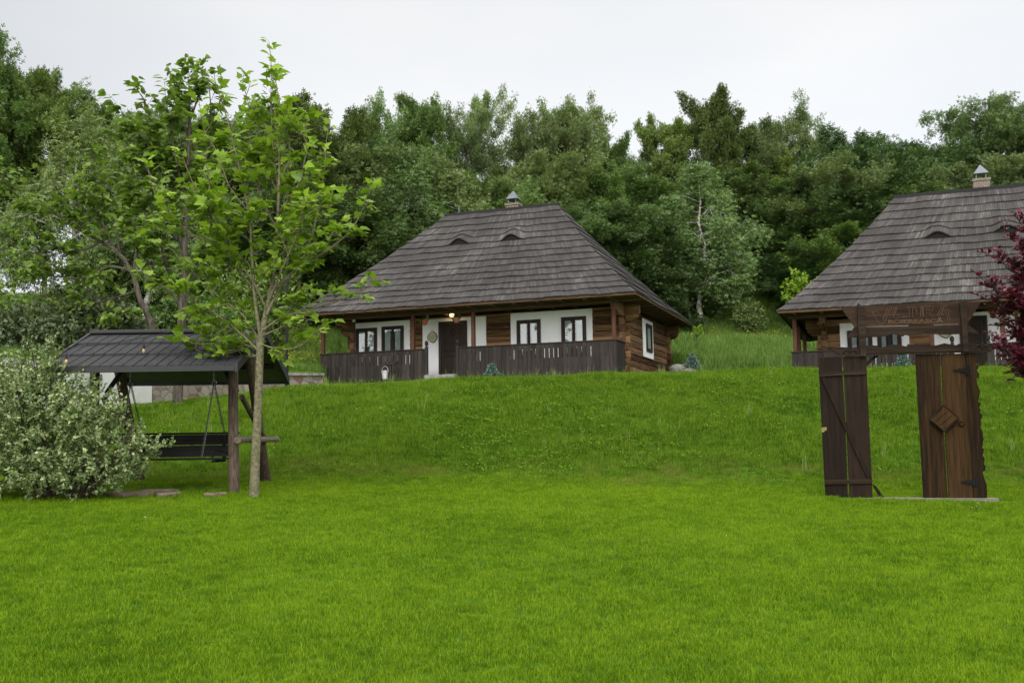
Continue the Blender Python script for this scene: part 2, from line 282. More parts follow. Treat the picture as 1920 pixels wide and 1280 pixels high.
# ------------------------------------------------------------------ mesh helpers
POSE = {}     # empty name -> (location, rotation about z)
class MB:
    def __init__(s): s.v = []; s.f = []; s.m = []
    def face(s, pts, mi=0):
        b = len(s.v); s.v += [tuple(p) for p in pts]; s.f.append(tuple(range(b, b + len(pts)))); s.m.append(mi)
    def hexa(s, P, mi=0):         # 8 corners: bottom 4 ccw, top 4 ccw
        b = len(s.v); s.v += [tuple(p) for p in P]
        for q in ((3, 2, 1, 0), (4, 5, 6, 7), (0, 1, 5, 4), (1, 2, 6, 5), (2, 3, 7, 6), (3, 0, 4, 7)):
            s.f.append(tuple(b + i for i in q)); s.m.append(mi)
    def box(s, x0, x1, y0, y1, z0, z1, mi=0, ch=0.0):
        if ch <= 0 or min(x1 - x0, y1 - y0, z1 - z0) < 2.2 * ch:
            s.hexa([(x0, y0, z0), (x1, y0, z0), (x1, y1, z0), (x0, y1, z0), (x0, y0, z1), (x1, y0, z1), (x1, y1, z1), (x0, y1, z1)], mi); return
        rings = []
        for (z, c) in ((z0, ch), (z0 + ch, 0), (z1 - ch, 0), (z1, ch)):
            e = ch
            a, b_, d, g = x0 + c, x1 - c, y0 + c, y1 - c
            rings.append([(a + e, d, z), (b_ - e, d, z), (b_, d + e, z), (b_, g - e, z), (b_ - e, g, z), (a + e, g, z), (a, g - e, z), (a, d + e, z)])
        s.loft(rings, mi)
    def loft(s, rings, mi=0, cap=True):
        b = len(s.v); n = len(rings[0])
        for r in rings: s.v += [tuple(p) for p in r]
        for k in range(len(rings) - 1):
            for i in range(n):
                j = (i + 1) % n
                s.f.append((b + k * n + i, b + k * n + j, b + (k + 1) * n + j, b + (k + 1) * n + i)); s.m.append(mi)
        if cap:
            s.f.append(tuple(b + i for i in reversed(range(n)))); s.m.append(mi)
            s.f.append(tuple(b + (len(rings) - 1) * n + i for i in range(n))); s.m.append(mi)
    def tube(s, pts, rad, n=8, mi=0, cap=True):
        pts = [Vector(p) for p in pts]
        if not isinstance(rad, (list, tuple)): rad = [rad] * len(pts)
        rings = []; prev = None
        for i, p in enumerate(pts):
            d = (pts[min(i + 1, len(pts) - 1)] - pts[max(i - 1, 0)])
            if d.length < 1e-9: d = Vector((0, 0, 1))
            d.normalize()
            if prev is None: a = d.orthogonal().normalized()
            else:
                a = prev - d * prev.dot(d)
                a = a.normalized() if a.length > 1e-6 else d.orthogonal().normalized()
            prev = a; c = d.cross(a)
            rings.append([p + (a * math.cos(2 * math.pi * k / n) + c * math.sin(2 * math.pi * k / n)) * rad[i] for k in range(n)])
        s.loft(rings, mi, cap)
    def prism(s, poly, off, mi=0):       # poly: list of 3D points, off: extrusion vector
        off = Vector(off); a = [Vector(p) for p in poly]; s.loft([a, [p + off for p in a]], mi)
    def build(s, name, mats, parent=None, world=False, smooth=False):
        me = bpy.data.meshes.new(name); V = s.v
        if world and parent is not None and parent.name in POSE:
            (lx, ly, lz), rz = POSE[parent.name]; c, sn = math.cos(-rz), math.sin(-rz)
            V = [((x - lx) * c - (y - ly) * sn, (x - lx) * sn + (y - ly) * c, z - lz) for x, y, z in V]
        me.from_pydata(V, [], s.f)
        if not isinstance(mats, (list, tuple)): mats = [mats]
        for mm in mats: me.materials.append(mm)
        if len(mats) > 1: me.polygons.foreach_set('material_index', s.m)
        if smooth: me.polygons.foreach_set('use_smooth', [True] * len(me.polygons))
        me.update()
        o = bpy.data.objects.new(name, me); S.collection.objects.link(o)
        if parent is not None: o.parent = parent
        return o
def tag(o, label=None, cat=None, group=None, kind=None):
    if label: o['label'] = label
    if cat: o['category'] = cat
    if group: o['group'] = group
    if kind: o['kind'] = kind
    return o
def thing(name, label, cat, loc=(0, 0, 0), rz=0.0, group=None):
    o = bpy.data.objects.new(name, None); S.collection.objects.link(o)
    o.location = loc; o.rotation_euler = (0, 0, rz); o.empty_display_size = 0.3
    POSE[o.name] = (tuple(loc), rz); return tag(o, label, cat, group)
def npmesh(name, V, Fa, mat, parent=None, smooth=False):
    me = bpy.data.meshes.new(name); nf, k = Fa.shape
    me.vertices.add(len(V)); me.vertices.foreach_set('co', np.ascontiguousarray(V, dtype=np.float32).ravel())
    me.loops.add(nf * k); me.loops.foreach_set('vertex_index', Fa.astype(np.int32).ravel())
    me.polygons.add(nf); me.polygons.foreach_set('loop_start', np.arange(0, nf * k, k, dtype=np.int32))
    me.polygons.foreach_set('loop_total', np.full(nf, k, dtype=np.int32))
    if smooth: me.polygons.foreach_set('use_smooth', np.ones(nf, dtype=bool))
    me.materials.append(mat); me.update(calc_edges=True)
    o = bpy.data.objects.new(name, me); S.collection.objects.link(o)
    if parent is not None: o.parent = parent
    return o
def unit(a): return a / np.maximum(np.linalg.norm(a, axis=-1, keepdims=True), 1e-9)
# leaf templates: x across, y along the midrib, z up
LT = {
 'diamond': (np.array([(0, 0, 0), (.32, .45, .10), (0, 1, -.06), (-.32, .45, .10)]), np.array([(0, 1, 2, 3)])),
 'spray': (np.array([(0, 0, 0), (.20, .22, .05), (.02, .55, 0), (-.17, .25, .04),
                     (.05, .25, 0), (.42, .30, -.05), (.62, .62, -.12), (.25, .52, .02),
                     (-.05, .3, 0), (-.30, .62, .04), (-.58, .70, -.12), (-.38, .34, -.02),
                     (0, .5, 0), (.20, .78, .06), (.03, 1.1, -.1), (-.15, .8, .05)]),
           np.array([(0, 1, 2, 3), (4, 5, 6, 7), (8, 9, 10, 11), (12, 13, 14, 15)])),
 'lobed': (np.array([(0, 0, 0), (.14, -.07, .03), (.46, .0, .04), (.34, .17, .07), (.60, .42, .02), (.30, .42, .08), (.25, .60, .07), (0, 1.02, -.08),
                     (-.14, -.07, .03), (-.46, .0, .04), (-.34, .17, .07), (-.60, .42, .02), (-.30, .42, .08), (-.25, .60, .07)]),
           np.array([(0, 1, 2, 3, 4, 5, 6, 7), (7, 13, 12, 11, 10, 9, 8, 0)])),
 'heart': (np.array([(0, 0, 0), (.22, -.08, .05), (.42, .18, .08), (.34, .55, .04), (0, 1.05, -.18), (-.22, -.08, .05), (-.42, .18, .08), (-.34, .55, .04)]),
           np.array([(0, 1, 2, 3, 4), (4, 7, 6, 5, 0)])),
}
def scatter(name, tpl, pos, axis, nrm, size, mat, parent=None):
    tv, tf = LT[tpl]; axis = unit(axis); rgt = unit(np.cross(axis, nrm)); nn = np.cross(rgt, axis); size = size[:, None, None]
    V = pos[:, None, :] + size * (tv[None, :, 0:1] * rgt[:, None, :] + tv[None, :, 1:2] * axis[:, None, :] + tv[None, :, 2:3] * nn[:, None, :])
    n, k = len(pos), len(tv)
    Fa = (tf[None] + (np.arange(n) * k)[:, None, None]).reshape(-1, tf.shape[1])
    return npmesh(name, V.reshape(-1, 3), Fa, mat, parent)

# ------------------------------------------------------------------ terrain
_cx = [-400, 0, 300, 400, 500, 600, 800, 1000, 1170, 1260, 1500, 1920, 2300]
_ct = [.030, .034, .0405, .0470, .0525, .0560, .0608, .0630, .0640, .0652, .0668, .0655, .064]
def sm(a, b, x):
    t = np.clip((x - a) / (b - a), 0, 1); return t * t * (3 - 2 * t)
def H(x, y):
    x = np.asarray(x, float); y = np.asarray(y, float)
    ys = np.maximum(y, 3.0); pxn = 960 + F * x / ys
    ct = np.interp(pxn, _cx, _ct)
    lawn = -1.3 + 0.038 * np.maximum(y, -6) - 0.022 * np.clip(x, -8, 10) * np.clip(y / 14, 0, 1)
    yb = 26.3; topz = ct * np.minimum(y, yb)
    z = lawn * (1 - sm(15.3, 26.3, np.minimum(y, yb))) + topz * sm(15.3, 26.3, np.minimum(y, yb))
    # plateau behind the crest
    right = sm(8.2, 9.6, x) * (1 - sm(0, 1, (y - 47) / 2))
    zp = ct * y * 0.992
    zr = np.minimum(ct * y, 1.90)
    plat = zp * (1 - right) + zr * right
    z = np.where(y > yb, plat, z)
    # rising ground behind: bank then slope
    yw = np.interp(pxn, [-400, 0, 285, 600, 640, 1900], [26, 28, 30, 38, 44, 45])
    tw = np.interp(pxn, [-400, 0, 285, 600, 700, 1250, 1300, 1480, 1900], [.095, .092, .080, .0725, .072, .075, .072, .072, .072])
    t1 = np.interp(pxn, [-400, 200, 540, 700, 1250, 1300, 1400, 1480, 1900], [.13, .122, .112, .112, .098, .095, .091, .088, .088])
    t2 = np.interp(pxn, [-400, 150, 400, 1200, 1350, 1900], [.148, .150, .150, .150, .150, .150])
    up1 = sm(0, 1.2, y - yw)
    back = tw + (t1 - tw) * sm(yw + 1, 53, y) + (t2 - t1) * sm(54, 69, y)
    zb = back * y
    # beyond the hilltop
    zb = np.where(y > 80, t2 * 80 + (y - 80) * np.interp(pxn, [300, 700], [-.02, .06]) * (1 - sm(110, 200, y)) , zb)
    zb = np.where(y > 110, np.minimum(zb, t2 * 80 + 1.8 - (y - 110) * .05 * sm(110, 300, y)), zb); zb = np.maximum(zb, -20)
    z = np.where(y > yw, z * (1 - up1) + np.maximum(zb, z - 50) * up1, z)
    bumpy = 0.05 * np.sin(x * 1.3 + y * .7) * np.sin(y * 1.1 - x * .4) + 0.03 * np.sin(x * 3.1 + 1) * np.sin(y * 2.3)
    return z + bumpy * sm(14, 18, y) * (1 - sm(25, 27, y)) + 0.25 * np.sin(x * .35) * np.sin(y * .31 + 1) * sm(50, 62, y)
def hz(x, y): return float(H(x, y))
def ground_mesh(name, us, ys, off, lift, mat):
    U, Yg = np.meshgrid(us, ys); X = U * (np.maximum(Yg, 0) + off); Z = H(X, Yg) + lift
    V = np.stack([X, Yg, Z], -1).reshape(-1, 3); nu, ny = len(us), len(ys)
    i = np.arange(nu * ny).reshape(ny, nu)
    Fa = np.stack([i[:-1, :-1], i[:-1, 1:], i[1:, 1:], i[1:, :-1]], -1).reshape(-1, 4)
    return npmesh(name, V, Fa, mat, smooth=True)
ys = np.concatenate([np.linspace(-45, 3, 20, endpoint=False), np.linspace(3, 60, 260, endpoint=False), np.linspace(60, 120, 70, endpoint=False), np.geomspace(120, 4000, 40)])
tag(ground_mesh('ground', np.linspace(-1.15, 1.15, 300), ys, 14, 0, M['ground']), kind='structure')

# ------------------------------------------------------------------ grass (uncountable: instanced tufts)
def tuft(name, n, rad, h0, h1, wd, mat, lean=0.5, seed=1):
    r = np.random.default_rng(seed); mb = MB()
    for _ in range(n):
        a = r.uniform(0, 6.283); q = rad * math.sqrt(r.uniform()); x, y = q * math.cos(a), q * math.sin(a)
        h = r.uniform(h0, h1); b = r.uniform(0, 6.283); l = r.uniform(.1, lean) * h; dx, dy = math.cos(b) * l, math.sin(b) * l
        c = r.uniform(0, 6.283); wx, wy = math.cos(c) * wd, math.sin(c) * wd
        p = [(x - wx, y - wy, -.01), (x + wx, y + wy, -.01), (x + dx * .35 + wx * .8, y + dy * .35 + wy * .8, h * .6), (x + dx * .35 - wx * .8, y + dy * .35 - wy * .8, h * .6)]
        t = (x + dx, y + dy, h); k = len(mb.v); mb.v += p + [t]
        mb.f += [(k, k + 1, k + 2, k + 3), (k + 3, k + 2, k + 4)]; mb.m += [0, 0]
    me = bpy.data.meshes.new(name); me.from_pydata(mb.v, [], mb.f); me.materials.append(mat); me.update()
    return bpy.data.objects.new(name, me)
def grass_field(name, us, ys, dens, scl, tufts, mask=None, smin=0.7, smax=1.25):
    U, Yg = np.meshgrid(us, ys); X = U * Yg; Z = H(X, Yg)
    V = np.stack([X, Yg, Z], -1).reshape(-1, 3); nu, ny = len(us), len(ys); i = np.arange(nu * ny).reshape(ny, nu)
    Fa = np.stack([i[:-1, :-1], i[:-1, 1:], i[1:, 1:], i[1:, :-1]], -1).reshape(-1, 4)
    o = npmesh(name, V, Fa, M['ground']); me = o.data
    D = dens(X, Yg).reshape(-1)
    a = me.attributes.new('dens', 'FLOAT', 'POINT'); a.data.foreach_set('value', D.astype(np.float32))
    a = me.attributes.new('scl', 'FLOAT', 'POINT'); a.data.foreach_set('value', scl(X, Yg).reshape(-1).astype(np.float32))
    col = bpy.data.collections.new(name + '_tufts')
    for tfo in tufts: col.objects.link(tfo)
    g = bpy.data.node_groups.new(name + '_scatter', 'GeometryNodeTree')
    g.interface.new_socket('Geometry', in_out='INPUT', socket_type='NodeSocketGeometry'); g.interface.new_socket('Geometry', in_out='OUTPUT', socket_type='NodeSocketGeometry')
    gi = g.nodes.new('NodeGroupInput'); go = g.nodes.new('NodeGroupOutput')
    dp = g.nodes.new('GeometryNodeDistributePointsOnFaces'); ip = g.nodes.new('GeometryNodeInstanceOnPoints')
    ci = g.nodes.new('GeometryNodeCollectionInfo'); ci.inputs['Collection'].default_value = col; ci.inputs['Separate Children'].default_value = True; ci.inputs['Reset Children'].default_value = True
    na = g.nodes.new('GeometryNodeInputNamedAttribute'); na.data_type = 'FLOAT'; na.inputs['Name'].default_value = 'dens'
    nb = g.nodes.new('GeometryNodeInputNamedAttribute'); nb.data_type = 'FLOAT'; nb.inputs['Name'].default_value = 'scl'
    L = g.links.new
    L(gi.outputs[0], dp.inputs['Mesh']); L(na.outputs[0], dp.inputs['Density'])
    L(dp.outputs['Points'], ip.inputs['Points']); L(ci.outputs[0], ip.inputs['Instance']); ip.inputs['Pick Instance'].default_value = True
    rr = g.nodes.new('FunctionNodeRandomValue'); rr.data_type = 'FLOAT_VECTOR'
    rr.inputs[0].default_value = (-.12, -.12, 0); rr.inputs[1].default_value = (.12, .12, 6.283)
    L(rr.outputs[0], ip.inputs['Rotation'])
    rs = g.nodes.new('FunctionNodeRandomValue'); rs.data_type = 'FLOAT'
    rs.inputs[2].default_value = smin; rs.inputs[3].default_value = smax
    mm = g.nodes.new('ShaderNodeMath'); mm.operation = 'MULTIPLY'; L(rs.outputs[1], mm.inputs[0]); L(nb.outputs[0], mm.inputs[1])
    L(mm.outputs[0], ip.inputs['Scale'])
    L(ip.outputs[0], go.inputs[0])
    md = o.modifiers.new('scatter', 'NODES'); md.node_group = g
    return o
gx0, gy0 = 5.61, 14.15     # where the gate stands
lawn_t = [tuft('t%d' % i, 32, .055, .014, .037, .0014, M['grass'], 1.0, i) for i in range(4)]
bank_t = [tuft('b%d' % i, 28, .10, .035, .095, .003, M['grass_bank'], .8, 10 + i) for i in range(4)]
mead_t = [tuft('m%d' % i, 22, .22, .22, .62, .010, M['grass_meadow'], .6, 20 + i) for i in range(4)]
def patch(x, y, f=1.0): return np.clip(.5 + .5 * np.sin(x * .9 * f + 2 * np.sin(y * .5 * f)) * np.sin(y * .8 * f + 1.3), 0, 1)
uu = np.linspace(-.62, .62, 120)
o = grass_field('lawn_grass', uu, np.linspace(3.6, 17.5, 90), lambda x, y: (120 + 9500 / (y * y)) * (1 - .95 * sm(15.6, 17.3, y)) * (1 - .9 * ((np.abs((x - gx0) * math.sin(R(11)) + (y - gy0) * math.cos(R(11))  + .12) < .2) & (np.abs(x - gx0) < 1.6))) * (1 - .85 * (((x + 4.95) / 1.35) ** 2 + ((y - 14.75) / .42) ** 2 < .55 + .6 * patch(x, y, 4.1))),
                lambda x, y: .80 + .035 * y + .12 * patch(x, y), lawn_t); tag(o, 'short bright green mown lawn grass in the foreground', 'grass', kind='stuff')
o = grass_field('bank_grass', uu, np.linspace(15.4, 39, 120), lambda x, y: np.clip((y - 15.4) / 1.5, .05, 1) * 135 * (1 - .72 * sm(26, 28, y)),
                lambda x, y: (.55 + .6 * sm(15.4, 19, y)) * (.75 + .5 * patch(x, y, 1.7)) * (1 - .25 * sm(25, 27, y)), bank_t); tag(o, 'longer green grass growing up the grassy bank', 'grass', kind='stuff')
stalk_t = [tuft('s%d' % i, 5, .12, .25, .6, .0045, M['grass_straw'], .5, 40 + i) for i in range(3)]
o = grass_field('grass_stalks', uu, np.linspace(17, 36.5, 60), lambda x, y: .15 + .5 * patch(x, y, 1.3) + 1.6 * (y > 33), lambda x, y: .55 + .25 * patch(x, y, 3), stalk_t); tag(o, 'scattered pale grass stalks standing above the bank', 'grass', kind='stuff')
def weed(name, mat, seed):
    r = np.random.default_rng(seed); n = 16; P = r.normal(size=(n, 3)) * [.09, .09, .02] + [0, 0, .09]
    o = scatter(name, 'diamond', P, r.normal(size=(n, 3)) * [1, 1, .4], np.array([0, 0, 1.0]) + r.normal(size=(n, 3)) * .4, r.uniform(.03, .058, n), mat); S.collection.objects.unlink(o); return o
def weed_d(x, y):
    px = 960 + F * x / y
    a = np.exp(-((px - 960) / 130) ** 2 - ((y - 20.3) / 2.2) ** 2) + .55 * np.exp(-((px - 1460) / 160) ** 2 - ((y - 22.5) / 2.0) ** 2) + .35 * np.exp(-((px - 1180) / 200) ** 2 - ((y - 18.6) / 1.2) ** 2) + .05
    return a * 40 * (patch(x, y, 2.3) > .35)
o = grass_field('clover', uu, np.linspace(16.5, 27, 80), weed_d, lambda x, y: np.ones_like(x), [weed('w%d' % i, M['leaf_clover'], 60 + i) for i in range(3)]); tag(o, 'patches of low clover and broad leaved weeds on the bank', 'ground cover', kind='stuff')
def meadow_d(x, y):
    px = 960 + F * x / y
    g = sm(1225, 1262, px) * (1 - sm(1640, 1700, px)) * sm(44.5, 46, y)
    l = sm(-60, 0, px) * (1 - sm(640, 700, px)) * (y > np.interp(px, [0, 285, 600], [29.5, 31.5, 39.5]))
    return np.clip(g + l, 0, 1) * 20
o = grass_field('meadow_grass', np.linspace(-.56, .42, 220), np.linspace(29, 84, 150), meadow_d,
                lambda x, y: np.where(960 + F * x / y < 700, .55 + .25 * sm(40, 50, y), 1.15 - .35 * sm(53, 58, y)) * (.8 + .4 * patch(x, y, .8)), mead_t); tag(o, 'tall rough meadow grass on the slope behind the cottages', 'grass', kind='stuff')

# yellow buttercups on the meadow left of the middle cottage, orange ones on the far bank
def flowers(name, n, pxr, yr, hgt, label, size):
    P = []
    while len(P) < n:
        px = random.uniform(*pxr); y = random.uniform(*yr); x = (px - 960) / F * y
        if math.sin(x * 1.9 + 1) * math.sin(y * 1.1) + random.uniform(-.6, .8) < .1: continue
        P.append((x, y, hz(x, y) + random.uniform(*hgt)))
    P = np.array(P); n = len(P)
    o = scatter(name, 'diamond', P, rng.normal(size=(n, 3)) * [1, 1, .4], np.array([0, 0, 1.0]) + rng.normal(size=(n, 3)) * .2, rng.uniform(.5, 1.1, n) * size, M['petal'])
    return tag(o, label, 'flowers', kind='stuff')
flowers('buttercups', 900, (470, 606), (40, 52), (.25, .5), 'scattered yellow wild flowers in the meadow left of the middle cottage', .085)
flowers('orange_wildflowers', 230, (1330, 1500), (52, 55), (.55, .95), 'band of yellow orange wild flowers along the top of the tall grass', .07)

P = []
while len(P) < 90:
    px = random.uniform(0, 1920); y = random.choice([random.uniform(9, 15), random.uniform(16, 26)]); x = (px - 960) / F * y
    if random.random() < .35: px = random.gauss(1820, 50); y = random.uniform(12.5, 13.6); x = (px - 960) / F * y
    P.append((x, y, hz(x, y) + (.035 if y < 15 else .08)))
P = np.array(P); n = len(P)
tag(scatter('daisies', 'diamond', P, rng.normal(size=(n, 3)) * [1, 1, .3], np.array([0, 0, 1.0]) + rng.normal(size=(n, 3)) * .3, rng.uniform(.012, .022, n), plain('white_petals', (.6, .6, .55))), 'tiny white daisies dotted in the grass', 'flowers', kind='stuff')
# ------------------------------------------------------------------ the log cottages
TH = R(20.5); CU = Vector((math.cos(TH), -math.sin(TH), 0)); CV = Vector((math.sin(TH), math.cos(TH), 0))
def to_local(O, p): d = Vector(p) - O; return d.dot(CU), d.dot(CV), d.z
def hp(O, px, py, v):             # pixel -> (x, z) on the local plane y = v
    d = ray(px, py); k = (v + O.dot(CV)) / d.dot(CV); x, y, z = to_local(O, d * k); return x, z
def hps(O, px, py, u):            # pixel -> (y, z) on the local plane x = u
    d = ray(px, py); k = (u + O.dot(CU)) / d.dot(CU); x, y, z = to_local(O, d * k); return y, z

def log_stack(mb, axis, a0, a1, face, th, z0, z1, ext0=.0, ext1=.0, h=.25, out=-1):
    """horizontal hewn logs; axis 'x' or 'y'; face = coordinate of the outer face, out = outward sign"""
    z = z0; k = 0
    while z < z1 - .05:
        hh = min(h * random.uniform(.88, 1.14), z1 - z)
        if z1 - (z + hh) < .12: hh = z1 - z
        c = .045; j = random.uniform(-.012, .012); inn = face - out * th; f = face + out * j
        e0 = ext0 * random.uniform(.65, 1.1); e1 = ext1 * random.uniform(.65, 1.1)
        prof = [(f - out * .04, z + .004), (f - out * .008, z + .022), (f + out * .006, z + hh * .5), (f - out * .008, z + hh - .022), (f - out * .04, z + hh - .004), (inn, z + hh - .004), (inn, z + .004)]
        n = max(2, int((a1 - a0) / .8)); rings = []
        for i in range(n + 1):
            t = i / n; a = a0 - e0 + (a1 + e1 - a0 + e0) * t; wz = random.uniform(-.010, .010) if 0 < i < n else 0; wf = random.uniform(-.007, .007)
            rings.append([(a, q + (wf if m < 5 else 0), zz + wz) if axis == 'x' else (q + (wf if m < 5 else 0), a, zz + wz) for m, (q, zz) in enumerate(prof)])
        mb.loft(rings); z += hh; k += 1

def window(parent, x0, x1, z0, z1, y, sash=2, side=False):
    """dark casement window; outer frame x0..x1, z0..z1 proud of plane y (facing -y); side: facing +x"""
    def P(a, d, z): return (y - d, a, z) if side else (a, y + d, z)
    def bx(mb, a0, a1, d0, d1, q0, q1):
        if side: mb.box(y - d1, y - d0, a0, a1, q0, q1, ch=.004)
        else: mb.box(a0, a1, y + d0, y + d1, q0, q1, ch=.004)
    f = MB(); w_ = .085
    bx(f, x0, x1, -.055, .0, z1 - w_, z1); bx(f, x0, x1, -.055, .0, z0, z0 + w_)
    bx(f, x0, x0 + w_, -.054, .0, z0 + w_, z1 - w_); bx(f, x1 - w_, x1, -.054, .0, z0 + w_, z1 - w_)
    fo = f.build('window', M['frame'], parent)
    bk = MB(); bx(bk, x0 + w_ * .5, x1 - w_ * .5, -.006, -.002, z0 + w_ * .5, z1 - w_ * .5); bk.build('dark_room_backing', M['dark'], fo)  # black plate behind the panes, painted to stand for the unlit room
    n = sash; wi = (x1 - x0 - 2 * w_) / n
    for i in range(n):
        a = x0 + w_ + i * wi; b = a + wi; s_ = .062; m = MB()
        g = .004
        bx(m, a + g, b - g, -.044, -.012, z1 - w_ - s_, z1 - w_ - g); bx(m, a + g, b - g, -.044, -.012, z0 + w_ + g, z0 + w_ + s_)
        bx(m, a + g, a + s_, -.043, -.012, z0 + w_ + s_, z1 - w_ - s_); bx(m, b - s_, b - g, -.043, -.012, z0 + w_ + s_, z1 - w_ - s_)
        for zz in (z0 + w_ + .12, z1 - w_ - .16):      # small hinge pins
            q = a + .015 if i == 0 else b - .027
            bx(m, q, q + .012, -.058, -.044, zz, zz + .05)
        m.build('sash', M['frame'], fo)
        p = MB(); tw = .02 * (1 if i else -1)
        q = [P(a + s_, -.028, z0 + w_ + s_), P(b - s_, -.028, z0 + w_ + s_), P(b - s_, -.028, z1 - w_ - s_), P(a + s_, -.028, z1 - w_ - s_)]
        p.face(q if not side else q); p.build('pane', M['glass'], fo)
        c = MB(); aa, bb = (a + s_, b - s_ - .05) if i == 0 else (a + s_ + .05, b - s_)
        K = 8; r0 = []; 
        for k in range(K):
            t0, t1 = k / K, (k + 1) / K; d0 = -.014 + .006 * math.sin(k * 2.4); d1 = -.014 + .006 * math.sin((k + 1) * 2.4)
            c.face([P(aa + (bb - aa) * t0, d0, z0 + w_ + s_), P(aa + (bb - aa) * t1, d1, z0 + w_ + s_), P(aa + (bb - aa) * t1, d1, z1 - w_ - s_), P(aa + (bb - aa) * t0, d0, z1 - w_ - s_)])
        c.build('curtain', M['curtain'], fo)
    return fo

def roof(parent, xe0, xe1, ye0, ye1, ze, xr0, xr1, yr, zr, eyes, n=15):
    """hipped shake roof with courses; eyes = list of (x, s) of eyebrow vents on the front slope"""
    K = .17
    def prof(s): return (1 - K) * s + K * s * s
    def faceP(side):
        def f(a, s):
            z = ze + (zr - ze) * prof(s)
            L0 = xe0 + (xr0 - xe0) * s; L1 = xe1 + (xr1 - xe1) * s; Y0 = ye0 + (yr - ye0) * s; Y1 = ye1 + (yr - ye1) * s
            if side == 'front': p = Vector((L0 + (L1 - L0) * a, Y0, z))
            elif side == 'back': p = Vector((L1 + (L0 - L1) * a, Y1, z))
            elif side == 'right': p = Vector((L1, Y0 + (Y1 - Y0) * a, z))
            else: p = Vector((L0, Y1 + (Y0 - Y1) * a, z))
            p.z += .014 * math.sin(p.x * 1.9 + s * 37 + p.y) + .008 * math.sin(p.x * 5.3 + s * 91)
            if side == 'front':
                for (ex, es) in eyes:
                    if s >= es - 1e-6:
                        d = (p.x - ex) / .56
                        if abs(d) < 1:
                            q = math.cos(d * math.pi / 2) ** 2; dec = 1 - min(1, (s - es) / .17); dec = dec * dec * (3 - 2 * dec)
                            p += Vector((0, -.08, .235)) * (q * dec)
            return p
        return f
    mb = MB()
    for side in ('front', 'right', 'left', 'back'):
        f = faceP(side)
        for i in range(n):
            s0 = i / n; s1 = min(1, (i + 1.12) / n)
            if side == 'front':
                for ex, es in eyes:
                    if s0 < es - 1e-5: s1 = min(s1, es - 2e-4) if s1 >= es else s1
            a_, b_ = f(0, s0), f(1, s0); wid = (b_ - a_).length
            if wid < .05: continue
            t = 0.0; step_mean = .085 if side in ('front', 'right') else .3
            while t < 1 - 1e-6:
                w_ = random.uniform(.7, 1.3) * step_mean / wid; t1 = min(1, t + w_)
                if 1 - t1 < .3 * step_mean / wid: t1 = 1
                g = .004 / wid
                slow = s0 - random.uniform(0, .0016 if i else .005) - (.003 if random.random() < .03 else 0)
                if any(side == 'front' and abs(s0 - es) < .5 / n and abs(f(t, s0).x - ex) < .7 for ex, es in eyes): slow = s0
                p0, p1 = f(t + g, max(slow, s0 if slow == s0 else slow)), f(t1 - g, slow); p2, p3 = f(t1 - g, s1), f(t + g, s1)
                if slow < s0 and side == 'front':     # keep eyebrow arches from leaking below
                    pass
                nrm = (p1 - p0).cross(p3 - p0).normalized()
                if nrm.z < 0: nrm = -nrm
                th = random.uniform(.044, .052); o = nrm * th; o2 = nrm * .004
                base = len(mb.v); mb.v += [tuple(q) for q in (p0, p1, p0 + o, p1 + o, p2 + o2, p3 + o2)]
                mb.f += [(base + 2, base + 3, base + 4, base + 5), (base, base + 1, base + 3, base + 2)]; mb.m += [0, 0]
                if random.random() < .5:
                    mb.f += [(base, base + 2, base + 5), (base + 1, base + 4, base + 3)]; mb.m += [0, 0]
                t = t1
    ro = mb.build('roof', M['shake'], parent)
    # underlayer so that no gap shows light, and the boarded underside
    u = MB(); S_ = n
    for side in ('front', 'right', 'left', 'back'):
        f = faceP(side)
        for i in range(S_):
            A = 60 if side == 'front' else 1
            e1 = (i + 1) / S_ - (2e-4 if side == 'front' and any(abs((i + 1) / S_ - es) < 1e-4 for _, es in eyes) else 0)
            for k in range(A):
                u.face([f(k / A, i / S_) - Vector((0, 0, .03)), f((k + 1) / A, i / S_) - Vector((0, 0, .03)), f((k + 1) / A, e1) - Vector((0, 0, .03)), f(k / A, e1) - Vector((0, 0, .03))])
    u.build('roof_boarding', M['dark'], ro)
    c = MB(); fz = ze - .03
    c.face([(xe0 + .06, ye0 + .06, fz - .03), (xe0 + .06, ye1 - .06, fz - .03), (xe1 - .06, ye1 - .06, fz - .03), (xe1 - .06, ye0 + .06, fz - .03)])
    for xx in np.arange(xe0 + .5, xe1 - .3, .9): c.box(xx, xx + .11, ye0 + .08, 1.2, fz - .10, fz - .032)
    for yy in np.arange(ye0 + 1.2, ye1 - .3, .9): c.box(xe1 - 1.0, xe1 - .08, yy, yy + .11, fz - .10, fz - .032)
    c.build('soffit', M['plate'], parent)
    fa = MB()
    fa.box(xe0, xe1, ye0 + .0, ye0 + .045, fz - .06, fz + .02, ch=.004); fa.box(xe0, xe1, ye1 - .045, ye1, fz - .06, fz + .02)
    fa.box(xe1 - .045, xe1 + .0, ye0 + .047, ye1 - .047, fz - .06, fz + .02, ch=.004); fa.box(xe0, xe0 + .045, ye0 + .047, ye1 - .047, fz - .06, fz + .02)
    fa.build('fascia', M['plate'], parent)
    rc = MB(); rc.prism([(xr0 - .10, yr - .13, zr - .10), (xr0 - .10, yr, zr + .06), (xr0 - .10, yr + .13, zr - .10)], (xr1 - xr0 + .2, 0, 0)); rc.build('ridge_cap', M['ridge'], ro)
